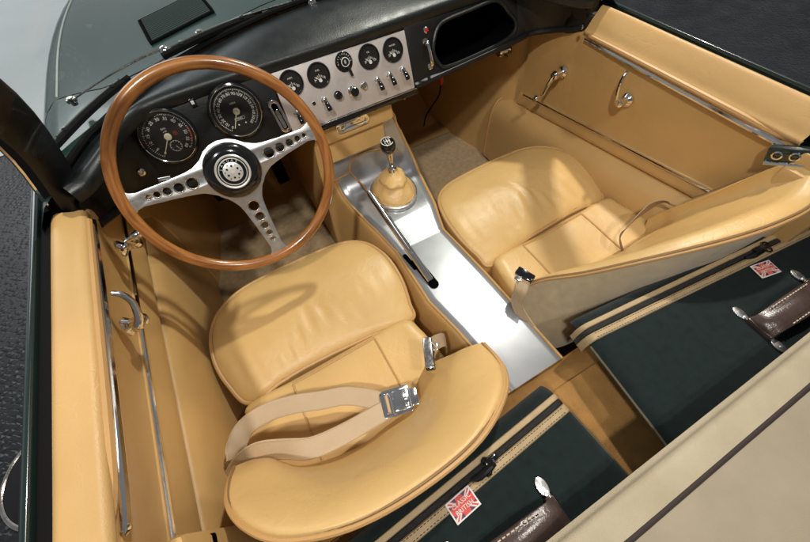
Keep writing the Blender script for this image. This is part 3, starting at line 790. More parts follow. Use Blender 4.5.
# grab handle by the glovebox
ga, gb_ = (0.207, 0.086), (0.21, 0.0297)
mA, mB_ = dm(*ga), dm(*gb_)
b = MB(); P_ = [mA @ V((0, .002, .002)), mA @ V((0, -.002, .014)), (mA @ V((0, 0, .016))).lerp(mB_ @ V((0, 0, .016)), .5), mB_ @ V((0, .004, .014)), mB_ @ V((0, 0, .002))]
b.tube(P_, .0048, 10, smooth=6, flat=.7)
b.lathe([(.008, 0), (.008, .003), (0, .004)], mA, 16); b.lathe([(.008, 0), (.008, .003), (0, .004)], mB_, 16)
b.done('grab_handle', 'chrome', rp)
u, v = (0.215, 0.1098); b = MB(); b.mi = 0; b.lathe([(.0072, 0), (.0072, .003), (.005, .005)], dm(u, v), 16, cap=False); b.mi = 1; b.lathe([(.005, .003), (.004, .006), (0, .007)], dm(u, v), 16); b.done('jewel_lamp', ['chrome', 'bulb_red'], rp)
b = MB(); b.lathe([(.006, 0), (.006, .003), (0, .004)], frame((0.578, 0.665, 0.592), (0, 0, 1), (.3, .95, 0)), 12); b.done('trim_screw', 'chrome', dash)

# --- steering wheel
T_W = .5
WU, WV, WN = V((1, 0, 0)), V((0, math.sin(T_W), math.cos(T_W))), V((0, -math.cos(T_W), math.sin(T_W)))
WC = V((-.352, .642, .587)); WM = frame(WC, WU, WV)
R0, r0 = .191, .0112
bm_ = bmesh.new(); lay = bm_.verts.layers.float_vector.new('ring'); ringv = []
for i in range(120):
    a = 2 * PI * i / 120; row = []
    for j in range(14):
        t = 2 * PI * j / 14; fl = 1 + .05 * math.sin(i * PI / 3.75)* (1 if math.cos(t) > 0 else 0) * 0
        p = WM @ V(((R0 + r0 * fl * math.cos(t)) * math.cos(a), (R0 + r0 * fl * math.cos(t)) * math.sin(a), r0 * .92 * math.sin(t)))
        v_ = bm_.verts.new(p); v_[lay] = (abs((a / PI) - 1) * 3.0, math.cos(t) * .012, math.sin(t) * .012); row.append(v_)
    ringv.append(row)
for i in range(120):
    for j in range(14):
        bm_.faces.new((ringv[i][j], ringv[(i + 1) % 120][j], ringv[(i + 1) % 120][(j + 1) % 14], ringv[i][(j + 1) % 14]))
me = bpy.data.meshes.new('steering_wheel'); bm_.to_mesh(me); bm_.free()
sw = link('steering_wheel', me, 'wood', car)
hubc = V((*(0.006, 0.0067), 0)); HUB = (hubc.x, hubc.y)
arms = []
for tip in ((-0.165, 0.0184), (0.189, 0.0215), (0.009, -0.162)):
    d = V((tip[0] - HUB[0], tip[1] - HUB[1])); a = math.atan2(d.y, d.x)
    # length to the rim centre line
    L_ = .05
    while math.hypot(HUB[0] + L_ * math.cos(a), HUB[1] + L_ * math.sin(a)) < R0 - .006: L_ += .001
    arms.append((a, L_))
arms.sort()
HR = .054
out = []
for i, (a, L_) in enumerate(arms):
    an, _ = arms[(i + 1) % 3]
    if i == 2: an += 2 * PI
    ca, sa = math.cos(a), math.sin(a)
    P2 = lambda x, y: (HUB[0] + x * ca - y * sa, HUB[1] + x * sa + y * ca)
    wr, w1 = .026, .0125
    out += [P2(.056, -.0285), P2(.066, -.0235), P2(.08, -.0205), P2(L_ * .6, -.0165), P2(L_ - .022, -w1), P2(L_ - .010, -w1 - .003), P2(L_ - .003, -wr + .004), P2(L_, -wr), P2(L_ + .002, 0), P2(L_, wr), P2(L_ - .003, wr - .004), P2(L_ - .010, w1 + .003), P2(L_ - .022, w1), P2(L_ * .6, .0165), P2(.08, .0205), P2(.066, .0235), P2(.056, .0285)]
    a0 = a + math.radians(38); a1 = an - math.radians(38)
    for k_ in range(7):
        t = a0 + (a1 - a0) * k_ / 6
        out.append((HUB[0] + HR * 1.06 * math.cos(t), HUB[1] + HR * 1.06 * math.sin(t)))
holes = []
hole_mats = []
for a, L_ in arms:
    for dist, r in ((.077, .0108), (.101, .0092), (.122, .0078), (.140, .0063), (.155, .0048)):
        q_ = dist / .175 * L_ if L_ < .165 else dist
        holes.append(circle(r, 20, (HUB[0] + q_ * math.cos(a), HUB[1] + q_ * math.sin(a)))); hole_mats.append((HUB[0] + q_ * math.cos(a), HUB[1] + q_ * math.sin(a), r))
b = MB(); b.mesh(curve_mesh([out] + holes, .0016, .0008), WM); b.mi = 1
for x, y, r in hole_mats: b.tube([WM @ V((x + (r + .0006) * math.cos(2 * PI * i / 24), y + (r + .0006) * math.sin(2 * PI * i / 24), .0022)) for i in range(24)], .0011, 6, closed=True)
b.done('spokes', ['alloy', 'chrome'], sw, angle=30)
HM = WM @ Matrix.Translation((HUB[0], HUB[1], 0))
b = MB(); b.lathe([(.052, .002), (.0525, .008), (.050, .013), (.043, .018), (.034, .0205), (.031, .0205), (.030, .019)], HM, 56, cap=False)
hb_ = b.done('horn_button', 'black_gloss', sw)
b = MB(); b.mi = 0; b.lathe([(.0312, .0185), (.0318, .0215), (.0300, .0230), (.0280, .0225), (.0275, .0200)], HM, 48, cap=False)
b.lathe([(.0258, .0205), (.0252, .0220), (.0240, .0222), (.0236, .0205)], HM, 48, cap=False)
b.lathe([(.0178, .0206), (.0178, .0216), (.0165, .0222), (.0, .0228)], HM, 40)
b.mi = 1; b.disc(.0285, .0204, HM, 48)
ht = HM @ Matrix.Translation((0, 0, .0209)) @ Matrix.Rotation(math.radians(8), 4, 'Z')
b.mi = 2; ring_text(b, 'JAGUAR', .0208, math.radians(52), math.radians(-52), .0062, ht)
b.mi = 1
for i in range(6):
    a = math.radians(60 * i + 18); b.disc(.0021, .0228, HM, 8, c=(.0108 * math.cos(a), .0108 * math.sin(a)))
for i in range(6):
    a = math.radians(60 * i + 48); b.disc(.0012, .0227, HM, 6, c=(.0140 * math.cos(a), .0140 * math.sin(a)))
b.mi = 3; b.disc(.0035, .0232, HM, 10)
b.done('emblem', ['bright_metal', 'black_gloss', 'white', 'gold'], sw)
b = MB(); b.mi = 0
b.lathe([(.045, -.004), (.040, -.02), (.030, -.035), (.024, -.05), (.024, -.24)], HM, 24)
b.done('steering_column', 'black', sw)
b = MB(); q0 = HM @ V((-.03, .0, -.05)); b.tube([q0, HM @ V((-.07, .012, -.045)), HM @ V((-.112, .022, -.04))], [.004, .0035, .003], 8, smooth=4); b.tube([HM @ V((-.112, .022, -.04)), HM @ V((-.132, .026, -.038))], .0065, 10)
b.done('indicator_stalk', 'chrome', sw)

# --- seats
def rings_pad(b, outline, center, zf, n=9, roll=.06, zroll=.03, side=None, sub=8):
    """upholstered pad: outline (x,y) loop, top height zf(x,y), rolled edges, side = z of the lower edge."""
    O = crom([(x, y, 0) for x, y in outline], sub, True)
    cx, cy = center
    rows = []
    def ring(t):
        r = []
        for p in O:
            q_ = V((cx + (p.x - cx) * t, cy + (p.y - cy) * t, 0)); dist = (V((p.x, p.y, 0)) - q_).length
            e = max(0.0, 1 - dist / roll); drop = zroll * (1 - math.sqrt(max(0, 1 - e * e)))
            r.append(V((q_.x, q_.y, zf(q_.x, q_.y) - drop)))
        return r
    if side is not None: rows.append([V((cx + (p.x - cx) * .965, cy + (p.y - cy) * .965, side)) for p in O])
    if side is not None: rows.append([V((p.x, p.y, zf(p.x, p.y) - zroll - .03)) for p in O])
    ts = [1.0, .993, .98, .965, .95, .93, .91, .885, .86, .83, .80, .76, .72, .67, .62, .56, .5, .43, .36, .29, .22, .15, .08, .03]
    for t in ts: rows.append(ring(t))
    vs = b.grid(rows, False, True); b.face(vs[-1])
    return rows[2 if side is not None else 0]

def make_seat(name, label, mx, dy, secs, front_dark):
    """mx maps driver-side x to this seat's x."""
    X = lambda p: (mx(p[0]), p[1] + dy, *p[2:])
    b = MB()
    # rear section of the cushion
    rear = [(-.560, .345), (-.575, .30), (-.590, .22), (-.585, .14), (-.54, .105), (-.35, .095), (-.17, .105), (-.130, .14), (-.125, .22), (-.135, .30), (-.155, .345), (-.25, .352), (-.35, .354), (-.46, .352)]
    def zr(x, y):
        xm = (x - mx(-.35)) / .23
        yy = y - dy
        z = .243 + .018 * xm ** 2 + .006 * math.exp(-((abs(xm) - .42) / .06) ** 2) * 0
        z += .004 * noise.noise((x * 11, y * 11, 1.7))
        return z
    rp_ = [X((p[0], max(p[1], .175) if front_dark else p[1])) for p in rear]; cen = X((-.35, .25 if front_dark else .22))
    rings_pad(b, [(p[0], p[1]) for p in rp_], (cen[0], cen[1]), zr, roll=.03, zroll=.02, side=.09)
    seat = b.done(name, 'leather', car)
    if label: seat['label'] = label
    # front roll
    b = MB()
    front = [(-.560, .352), (-.588, .41), (-.598, .48), (-.585, .56), (-.545, .618), (-.48, .648), (-.38, .655), (-.28, .654), (-.19, .640), (-.138, .600), (-.112, .53), (-.108, .45), (-.122, .38), (-.140, .340), (-.25, .352), (-.40, .360), (-.48, .358)]
    def zfr(x, y):
        yy = (y - dy - .352) / .30
        z = .228 + .052 * math.sin(PI * min(1, max(0, .10 + .66 * yy))) - .022 * max(0, yy - .6)
        xm = (x - mx(-.35)) / .24
        z -= .010 * xm ** 4
        z += .0026 * math.sin(x * 165 + 3 * y + 2 * noise.noise((x * 9, y * 9, 0))) * math.exp(-((yy - .28) / .22) ** 2) * (1 - min(1, xm * xm)) + .0022 * noise.noise((x * 14, y * 14, 4.2))
        return z
    fp = [X(p) for p in front]; cen = X((-.355, .50))
    edge = rings_pad(b, [(p[0], p[1]) for p in fp], (cen[0], cen[1]), zfr, roll=.030, zroll=.010, side=.07)
    b.done('cushion_roll', 'leather', seat)
    b = MB(); b.tube([p + V((0, 0, .0025)) for p in edge], .0050, 8, closed=True); b.done('cushion_piping', 'piping', seat)
    cc = V((cen[0], cen[1], 0)); b = MB(); b.tube([p + (V((cc.x - p.x, cc.y - p.y, 0)).normalized() * .0064) + V((0, 0, .0052)) for p in edge], .0020, 6, closed=True); b.done('cushion_seam', 'dark_seam', seat)
    # lengthwise seams and cross seam of the seat centre
    b = MB()
    for xm in (-.46, .46):
        pts = []
        for i in range(16):
            y = .335 - .20 * i / 15 + dy; x = mx(-.35 + .23 * xm) + .006 * math.sin(i * .5) * 0
            pts.append((x, y, zr(x, y) + .0006))
        b.tube(pts, .0026, 6)
    pts = [X((-.35 + .23 * t, .338 - .003 * t * t, 0)) for t in [-.46 + .92 * i / 12 for i in range(13)]]
    b.tube([(p[0], p[1], zr(p[0], p[1]) - .001) for p in pts], .0030, 6)
    b.done('cushion_seam', 'piping', seat)
    # backrest: sections from wing to wing
    b = MB(); rows = []; outer = []
    for O, I, F, B in secs:
        O, I, F, B = V(O), V(I), V(F), V(B)
        I = O.lerp(I, .86) + V((0, 0, 0 if front_dark else -.034))
        mid = (O + I) / 2; h = (O - I).length
        n_ = V((0, 0, 1))
        toF = F - I; toB = B - O
        rows.append([F, I.lerp(F, .5) + V((0, 0, .004)), I + toF * .07, I.lerp(O, .16) + n_ * h * .10, mid + n_ * h * .19, I.lerp(O, .84) + n_ * h * .17, O + n_ * .001])
        outer.append(O)
    b.loft(rows, 5, 5)
    bk = b.done('backrest', 'leather', seat)
    b = MB(); b.tube(outer, .0044, 8, smooth=6); b.done('backrest_piping', 'piping', seat)
    b = MB(); b.tube([V(O).lerp(V(I), .075) + V((0, 0, .0055)) for O, I, F, B in secs], .0026, 6, smooth=6); b.done('backrest_seam', 'dark_seam', seat)
    b = MB(); rows = []
    for O, I, F, B in secs:
        O, I, F, B = V(O), V(I), V(F), V(B)
        rows.append([O + V((0, 0, -.002)), O.lerp(B, .12) + V((0, -.004, 0)), O.lerp(B, .5) + V((0, -.006, 0)), B])
    b.loft(rows, 5, 3); b.done('back_panel', 'moquette', seat)
    return seat

def sec(O, I, F, B): return (O, I, F, B)
D_ = [
 ((-0.568, 0.199, 0.375), (-0.541, 0.206, 0.372), (-.560, .215, .25), (-.570, .19, .15)),
 ((-0.565, 0.165, 0.42), (-0.502, 0.186, 0.405), (-.535, .205, .24), (-.575, .15, .12)),
 ((-0.556, 0.129, 0.455), (-0.464, 0.145, 0.435), (-.50, .175, .24), (-.57, .12, .10)),
 ((-0.527, 0.087, 0.485), (-0.423, 0.107, 0.465), (-.455, .160, .24), (-.53, .10, .08)),
 ((-0.481, 0.049, 0.505), (-0.381, 0.083, 0.485), (-.415, .150, .24), (-.48, .09, .08)),
 ((-0.401, 0.019, 0.515), (-0.326, 0.073, 0.495), (-.365, .145, .24), (-.40, .085, .08)),
 ((-0.305, 0.01, 0.51), (-0.277, 0.075, 0.49), (-.315, .150, .24), (-.30, .085, .08)),
 ((-0.199, 0.02, 0.485), (-0.232, 0.094, 0.465), (-.262, .155, .24), (-.20, .09, .08)),
 ((-0.119, 0.055, 0.45), (-0.195, 0.132, 0.435), (-.232, .172, .24), (-.14, .10, .10)),
 ((-0.083, 0.097, 0.42), (-0.168, 0.167, 0.41), (-.215, .195, .24), (-.115, .13, .12)),
 ((-0.078, 0.155, 0.395), (-0.133, 0.182, 0.392), (-.180, .215, .25), (-.11, .17, .15))]
P_S = [
 ((.108, .252, .285), (.122, .256, .285), (.140, .262, .25), (.100, .190, .215)),
 ((.145, .222, .340), (.165, .229, .342), (.172, .256, .24), (.102, .150, .185)),
 ((.190, .172, .395), (.215, .191, .395), (.215, .245, .24), (.125, .118, .165)),
 ((.240, .130, .445), (.262, .156, .441), (.262, .232, .24), (.180, .100, .16)),
 ((.310, .088, .485), (.325, .127, .478), (.315, .225, .24), (.260, .098, .16)),
 ((.385, .056, .508), (.398, .105, .500), (.375, .220, .24), (.350, .11, .14)),
 ((.460, .036, .520), (.468, .091, .511), (.43, .220, .24), (.44, .10, .14)),
 ((.540, .030, .524), (.536, .080, .516), (.475, .225, .24), (.53, .10, .14)),
 ((.598, .050, .542), (.576, .090, .531), (.510, .220, .25), (.595, .10, .14)),
 ((.607, .082, .550), (.582, .108, .539), (.525, .222, .25), (.610, .12, .14)),
 ((.600, .110, .535), (.573, .128, .525), (.533, .226, .25), (.612, .14, .15)),
 ((.588, .138, .490), (.562, .147, .483), (.538, .230, .25), (.610, .165, .16)),
 ((.579, .165, .438), (.554, .169, .432), (.541, .234, .26), (.602, .19, .18)),
 ((.572, .196, .378), (.548, .200, .374), (.546, .240, .28), (.590, .21, .2))]
s1 = make_seat('seat', 'seat under the steering wheel with the lap belt lying across its cushion', lambda x: x, 0.0, D_, False)
s2 = make_seat('seat', 'passenger seat showing its beige cloth back', lambda x: -x - .012, .026, P_S, True)

# --- lap belts
def belt(parent):
    b = MB()
    b.ribbon([(-0.65, 0.214, 0.25), (-0.599, 0.221, 0.3), (-0.58, 0.249, 0.315), (-0.553, 0.276, 0.315), (-0.505, 0.28, 0.315), (-0.453, 0.268, 0.312), (-0.403, 0.249, 0.306), (-0.358, 0.233, 0.302), (-0.319, 0.205, 0.3), (-0.289, 0.174, 0.3)],
             [(.5, .5, .7), (.4, .7, .6), (.2, .9, .4), (.1, 1, .2), (.0, 1, .1), (-.1, 1, .05), (-.12, 1, 0), (-.12, 1, 0), (-.1, 1, 0), (-.1, 1, 0)], .038, .0013, 6)
    b.ribbon([(-0.636, 0.198, 0.27), (-0.578, 0.211, 0.325), (-0.535, 0.211, 0.345), (-0.494, 0.193, 0.345), (-0.449, 0.169, 0.342), (-0.399, 0.163, 0.33), (-0.35, 0.164, 0.315), (-0.298, 0.165, 0.305)],
             [(.5, .4, .8), (.4, .6, .7), (.15, .8, .6), (.0, .9, .5), (-.1, 1, .3), (-.15, 1, .2), (-.2, 1, .1), (-.2, 1, 0)], .038, .0013, 6)
    sb = b.done('seat_belt', 'webbing', parent)
    c0, c1 = V((-0.295, 0.174, 0.306)), V((-0.248, 0.162, 0.306)); d = (c1 - c0).normalized(); m = frame((c0 + c1) / 2, d, V((0, 0, 1)).cross(d))
    b = MB(); b.mi = 0; b.mesh(curve_mesh([rrect(-.030, -.026, .030, .026, .006), rrect(-.022, -.020, -.014, .020, .002)], .0022, .001), m)
    b.box((.008, 0, .0035), (.040, .040, .005), m, .002); b.tube([m @ V((-.008, -.024, .006)), m @ V((-.008, .024, .006))], .0030, 8)
    for y in (-.012, 0, .012): b.box((.020, y, .007), (.008, .006, .003), m, .001)
    b.box((.036, 0, .001), (.018, .034, .003), m, .001)
    b.mi = 1; b.box((-.018, 0, .002), (.006, .036, .006), m, .002)
    b.done('buckle', ['chrome', 'webbing'], sb)
belt(car)
def stalk(parent, a, c_, w, m_, root):
    b = MB(); a, c_, w = V(a), V(c_), V(w)
    d = (c_ - a).normalized(); m = frame((a + c_) / 2, d, w); L_ = (c_ - a).length
    b.mi = 0; b.box((0, 0, 0), (L_, .020, .017), m, .003); b.mi = 1; b.box((-.0, .0, .009), (L_ * .94, .017, .002), m, .0008)
    b.box((-L_ * .18, .014, 0), (.016, .014, .010), m, .002)
    k_ = b.done('belt_catch', ['black_gloss', m_], parent)
    b = MB(); b.ribbon([c_.lerp(a, .4) + m.to_3x3() @ V((0, .012, 0)), *[V(p) for p in root]], [d] * (len(root) + 1), .030, .0014, 6); b.done('catch_strap', 'webbing', k_)
stalk(car, (-0.155, 0.238, 0.345), (-0.184, 0.177, 0.345), (.9, .3, .1), 'worn_chrome', [(-.150, .222, .335), (-.118, .232, .30), (-.105, .235, .25), (-.10, .235, .16)])
stalk(car, (0.116, 0.276, 0.335), (0.13, 0.235, 0.335), (-.4, -.8, -.2), 'worn_chrome', [(.095, .232, .315), (.088, .225, .28), (.090, .19, .25), (.10, .12, .22), (.115, .07, .20)])
b = MB(); b.ribbon([(.425, .205, .262), (.418, .228, .30), (.428, .233, .325), (.462, .240, .340), (.505, .243, .350), (.540, .236, .352), (.560, .222, .345)], [(.75, .25, -.55), (.70, .3, -.6), (.6, .2, -.75), (.65, .1, -.7), (.7, -.1, -.6), (.75, 0, -.5), (.75, 0, -.5)], .030, .0013, 6)
b.done('seat_belt', mat('brown_webbing', (.26, .17, .10), .5, bump=.0006, bscale=900, var=.1), car)

# --- rear: hinge pillar trims, deck, shelf
for s in (-1, 1):
    b = MB()
    b.box((s * .632, .06, .40), (.085, .11, .34), None, .010)
    b.box((s * .600, .075, .36), (.05, .085, .36), None, .012)
    b.done('lock_pillar_trim', 'door_leather', car)
b = MB(); b.mi = 0; b.box((-.600, .085, .47), (.05, .05, .02), None, .004); b.done('dark_slot', 'void', car)  # near-black block: darkness of the pillar slot put into its colour
b = MB(); b.mi = 0
lc = V((0.6, 0.116, 0.551)); lm = frame(lc, (.25, -.9, .35), (0, .35, .9))
b.box((0, 0, 0), (.085, .036, .020), lm, .006)
b.mi = 1
for x in (-.025, .0, .025): b.lathe([(.0085, .009), (.0085, .013), (.006, .014), (.005, .011)], lm @ Matrix.Translation((x, .003, 0)), 16, cap=False)
b.tube([lm @ V((-.04, -.014, .012)), lm @ V((.04, -.012, .012))], .004, 8)
b.done('door_latch', ['paint_dark', 'chrome'], car)
b = MB(); rows = [[(x, .074, .02), (x, .074, .225), (x, .070, .240), (x, .062, .256), (x, .045, .280), (x, .015, .297), (x, -.03, .301), (x, -.6, .301)] for x in (-.62, -.3, -.02, .16, .4, .62)]
b.loft(rows, 2, 3); b.done('rear_deck', 'deck', car)
# shelf / folded hood cover
b = MB(); rows = []
for i in range(25):
    x = -.72 + 1.44 * i / 24; w = .0025 * math.sin(x * 9) + .0018 * noise.noise((x * 12, 0, 0))
    rows.append([(x, -.30, .452), (x, -.135, .455), (x, -.126, .468), (x, -.131, .478 + w * .3), (x, -.145, .480 + w * .4), (x, -.163, .480)])
b.loft(rows, 1, 4); sh = b.done('hood_well_trim', 'canvas', car)
b = MB(); b.tube([(-.72 + 1.44 * i / 24, -.166 + .004 * (-.72 + 1.44 * i / 24), .4775) for i in range(25)], .0042, 8); b.done('hood_seam', 'seam', sh)
b = MB(); rows = []
for i in range(33):
    x = -.72 + 1.44 * i / 32; r_ = []
    for j in range(20):
        y = -.169 - .5 * j / 19; r_.append((x, y, .4795 + .004 * noise.noise((x * 6, y * 6, 2)) * min(1, j / 3) + .012 * min(1, j / 6)))
    rows.append(r_)
b.grid(rows); b.done('folded_hood', 'canvas_grey', sh)

# ------------------------------------------------------------------ suitcases
def suitcase(name, label, origin, ang, taper, L_, right_len, tag_uv, tag_flip, hand0, hand1, hw, faded, zip_u, hlen):
    """origin = front corner of the top face; local x runs along the front edge, y to the rear, z up (top at z=0)."""
    root = tag(empty(name, V(origin) + V((0, 0, -.096))), label, 'suitcase', 'green suitcases behind the seats')
    m = Matrix.Translation(origin) @ Matrix.Rotation(ang, 4, 'Z')
    W_ = .30
    sx = 1 if L_ > 0 else -1
    b = MB(); rows = []
    n = 14
    xs = [0, .006, .014, .03] + [.06 + (abs(L_) - .09) * i / n for i in range(n + 1)] + [abs(L_) - .014, abs(L_) - .006, abs(L_)]
    for i, x in enumerate(xs):
        e = min(x, abs(L_) - x); dz = -.012 * max(0, 1 - e / .02) ** 2
        bul = .004 * math.sin(PI * x / abs(L_))
        rows.append([m @ V((sx * (x + taper * max(0, 1 - x / .25) * max(0, -z - .012) / .18), y, z + (dz + bul) * k_ + (.0012 * noise.noise((x * 12, y * 14, 3)) if k_ else 0))) for y, z, k_ in ((.024, -.096, 0), (.032, -.07, .1), (.034, -.04, .3), (.030, -.018, .8), (.018, -.004, 1), (.006, .0, 1), (-.012, .001, 1), (-.05, .002, 1), (-.11, .002, 1), (-.19, .001, 1), (-.265, -.003, 1), (-.29, -.02, 1), (-.295, -.096, 0))])
    b.loft(rows, 1, 2)
    for x in (0, L_):
        tp = lambda z: (taper * max(0, -z - .012) / .18 if x == 0 else 0)
        b.grid([[m @ V((x + tp(z), y, z)) for y, z in ((.024, -.096), (.032, -.07), (.034, -.04), (.030, -.028), (.018, -.016))], [m @ V((x + tp(z), y, z)) for y, z in ((-.295, -.096), (-.295, -.07), (-.294, -.04), (-.29, -.028), (-.265, -.016))]])
    body = b.done('case_body', 'cloth', root)
    # bindings either side of the zip, turning down the near end
    def strip(y0, y1, z0, name_, m_, wv=.0):
        bb = MB(); rr = []
        pts = [(sx * -.0035, -.05, 0), (sx * -.003, -.022, .35), (sx * .003, -.006, .8)] + [(sx * (.012 + (abs(L_) - .02) * i / 24), .0, 1) for i in range(25)]
        for x, z, k_ in pts:
            bul = .004 * math.sin(PI * min(1, max(0, abs(x) / abs(L_))))
            rr.append([m @ V((x, y0, z + bul * k_ + z0)), m @ V((x, y0 + (y1 - y0) * .12, z + bul * k_ + z0 + .003)), m @ V((x, y0 + (y1 - y0) * .5, z + bul * k_ + z0 + .0035 - wv)), m @ V((x, y0 + (y1 - y0) * .88, z + bul * k_ + z0 + .003)), m @ V((x, y1, z + bul * k_ + z0))])
        bb.grid(rr); return bb.done(name_, m_, body)
    strip(-.026, -.011, .0012, 'binding', 'binding')
    strip(-.0105, -.001, .0006, 'zip', 'zip')
    strip(-.0005, .010, .0012, 'binding', 'binding')
    bb = MB()
    for y in (-.0225, -.0145):
        for i in range(int(abs(L_) / .0062)):
            x = sx * (.014 + i * .0062)
            bul = .004 * math.sin(PI * abs(x) / abs(L_))
            bb.tube([m @ V((x, y, .0049 + bul)), m @ V((x + sx * .0036, y, .0049 + bul))], .0005, 4)
    st_ = bb.done('binding_stitches', 'brown', body); st_['kind'] = 'stuff'
    # side edge piping
    bb = MB(); bb.tube([m @ V((0, y, z)) for y, z in ((-.03, -.0125), (-.10, -.0115), (-.18, -.0115), (-.26, -.0145))], .0030, 6); bb.done('edge_piping', 'olive', body)
    # zip pull
    bb = MB(); zx = sx * zip_u
    bb.box((zx, -.006, .010), (.026, .012, .010), m, .004); bb.tube([m @ V((zx - .008, -.006, .012)), m @ V((zx + sx * .0, -.012, .014)), m @ V((zx - .030, -.014, .012)), m @ V((zx - .044, -.010, .010))], [.004, .005, .0055, .003], 8, smooth=3)
    for dx in (.010, -.004):
        bb.tube([m @ V((zx + sx * .014 + dx * .4 + .006 * math.cos(2 * PI * i / 14), -.012 + dx * .8 + .006 * math.sin(2 * PI * i / 14), .012)) for i in range(14)], .0016, 6, closed=True)
    bb.done('zip_pull', 'black_gloss', body)
    # flag badge
    tu, tv, ta, tw, th_ = tag_uv
    tm = m @ Matrix.Translation((tu, tv, .0085)) @ Matrix.Rotation(ta, 4, 'Z')
    bb = MB(); bb.mi = 0; bb.box((0, 0, 0), (tw, th_, .0018), tm, .0005)
    bb.mi = 1; bb.mesh(curve_mesh([[(-tw * .45, -th_ * .43), (tw * .45, -th_ * .43), (tw * .45, th_ * .43), (-tw * .45, th_ * .43)]], .00015, 0), tm @ Matrix.Translation((0, 0, .00105)))
    def lay(poly, mi, h):
        bb.mi = mi; bb.mesh(curve_mesh([[(x * tw, y * th_) for x, y in poly]], .00012, 0), tm @ Matrix.Translation((0, 0, h)))
    for sx_ in (-1, 1):
        for sy_ in (-1, 1):
            lay([(sx_ * .45, sy_ * .43), (sx_ * .45, sy_ * .30), (sx_ * .24, sy_ * .17), (sx_ * .17, sy_ * .22), (sx_ * .33, sy_ * .43)][::sx_ * sy_], 0, .0014)
            lay([(sx_ * .43, sy_ * .42), (sx_ * .43, sy_ * .37), (sx_ * .26, sy_ * .20), (sx_ * .22, sy_ * .22), (sx_ * .38, sy_ * .42)][::sx_ * sy_], 1, .0017)
            lay([(sx_ * .13, sy_ * .43), (sx_ * .29, sy_ * .43), (sx_ * .14, sy_ * .25)][::sx_ * sy_ * -1], 2, .0014)
            lay([(sx_ * .45, sy_ * .16), (sx_ * .45, sy_ * .26), (sx_ * .34, sy_ * .17)][::sx_ * sy_ * -1], 2, .0014)
    bb.mi = 0
    for s_, yy in (('CLASSIC', .16), ('BRITISH', -.14)):
        tmh = text_mesh(s_, th_ * .30, .0002); bb.mesh(tmh, tm @ Matrix.Translation((0, yy * th_, .0020)))
    bb.done('flag_badge', ['white', 'pink' if faded else 'red', 'navy'], body)
    # handle: folded leather strap on chrome mounts
    h0_, h1_ = V((*hand0, 0)), V((*hand1, 0)); d = (h1_ - h0_).normalized(); hm = m @ frame(h0_, d, V((0, 0, 1)).cross(d)); Lh = hlen
    bb = MB(); bb.mi = 0
    path = [(0, .012), (.004, .018), (.018, .026), (.06, .031), (Lh * .5, .034), (Lh - .06, .031), (Lh - .018, .026), (Lh - .004, .018), (Lh, .012)]
    rr = []
    for x, z in path:
        w = hw * (1.0 if .02 < x < Lh - .02 else .92)
        t = 1.0 if .03 < x < Lh - .03 else .55
        rr.append([hm @ V((x, y * w, z + dz_ * t)) for y, dz_ in ((-.5, -.003), (-.5, .002), (-.46, .0038), (-.36, .0042), (-.27, .0075), (0, .0115), (.27, .0075), (.36, .0042), (.46, .0038), (.5, .002), (.5, -.003), (0, -.005))])
    r2 = list(zip(*[crom(c_, 4) for c_ in zip(*rr)]))
    vs = bb.grid(r2, False, True); bb.face(vs[0][::-1]); bb.face(vs[-1])
    bb.box((.006, 0, .010), (.016, hw * 1.02, .014), hm, .004); bb.box((Lh - .006, 0, .010), (.016, hw * 1.02, .014), hm, .004)
    hd = bb.done('handle', 'brown', root)
    bb = MB()
    for y in (-.405, .405):
        for i in range(int((Lh - .07) / .0075)):
            x = .034 + i * .0075; z = .031 + .003 * math.sin(PI * x / Lh) + .0042
            bb.tube([hm @ V((x, y * hw, z)), hm @ V((x + .0048, y * hw, z))], .0010, 5)
    s3 = bb.done('handle_stitches', 'stitch', hd); s3['kind'] = 'stuff'
    for x in (.004, Lh - .004):
        for s_ in (-1, 1):
            bb = MB()
            om = hm @ Matrix.Translation((x, s_ * (hw * .5 + .014), .0075)) @ Matrix.Rotation(PI / 2, 4, 'Z')
            oval = [(.013 * math.cos(2 * PI * i / 24) * (1.0), .0078 * math.sin(2 * PI * i / 24)) for i in range(24)]
            bb.mesh(curve_mesh([oval], .0012, .0008), om); bb.lathe([(.0025, .001), (.002, .003), (0, .0034)], om @ Matrix.Translation((s_ * .003, 0, 0)), 10)
            bb.box((-s_ * .012, 0, .0015), (.010, .008, .004), om, .001)
            bb.done('handle_mount', 'alloy', hd)
    return root
suitcase('suitcase', 'dark green cloth suitcase wedged behind the seat under the steering wheel', (-.024, .009, .397), .075, .0, -.60, .2,
         (-.239, -.0275, .02, .046, .031), 0, (-.124, -.113), (-.30, -.097), .044, False, .165, .175)
suitcase('suitcase', 'dark green cloth suitcase leaning behind the passenger seat with its cloth back', (.097, .079, .397), -.109, .13, .60, .2,
         (.404, -.046, -.10, .046, .031), 0, (.278, -.132), (.45, -.119), .046, True, .435, .175)

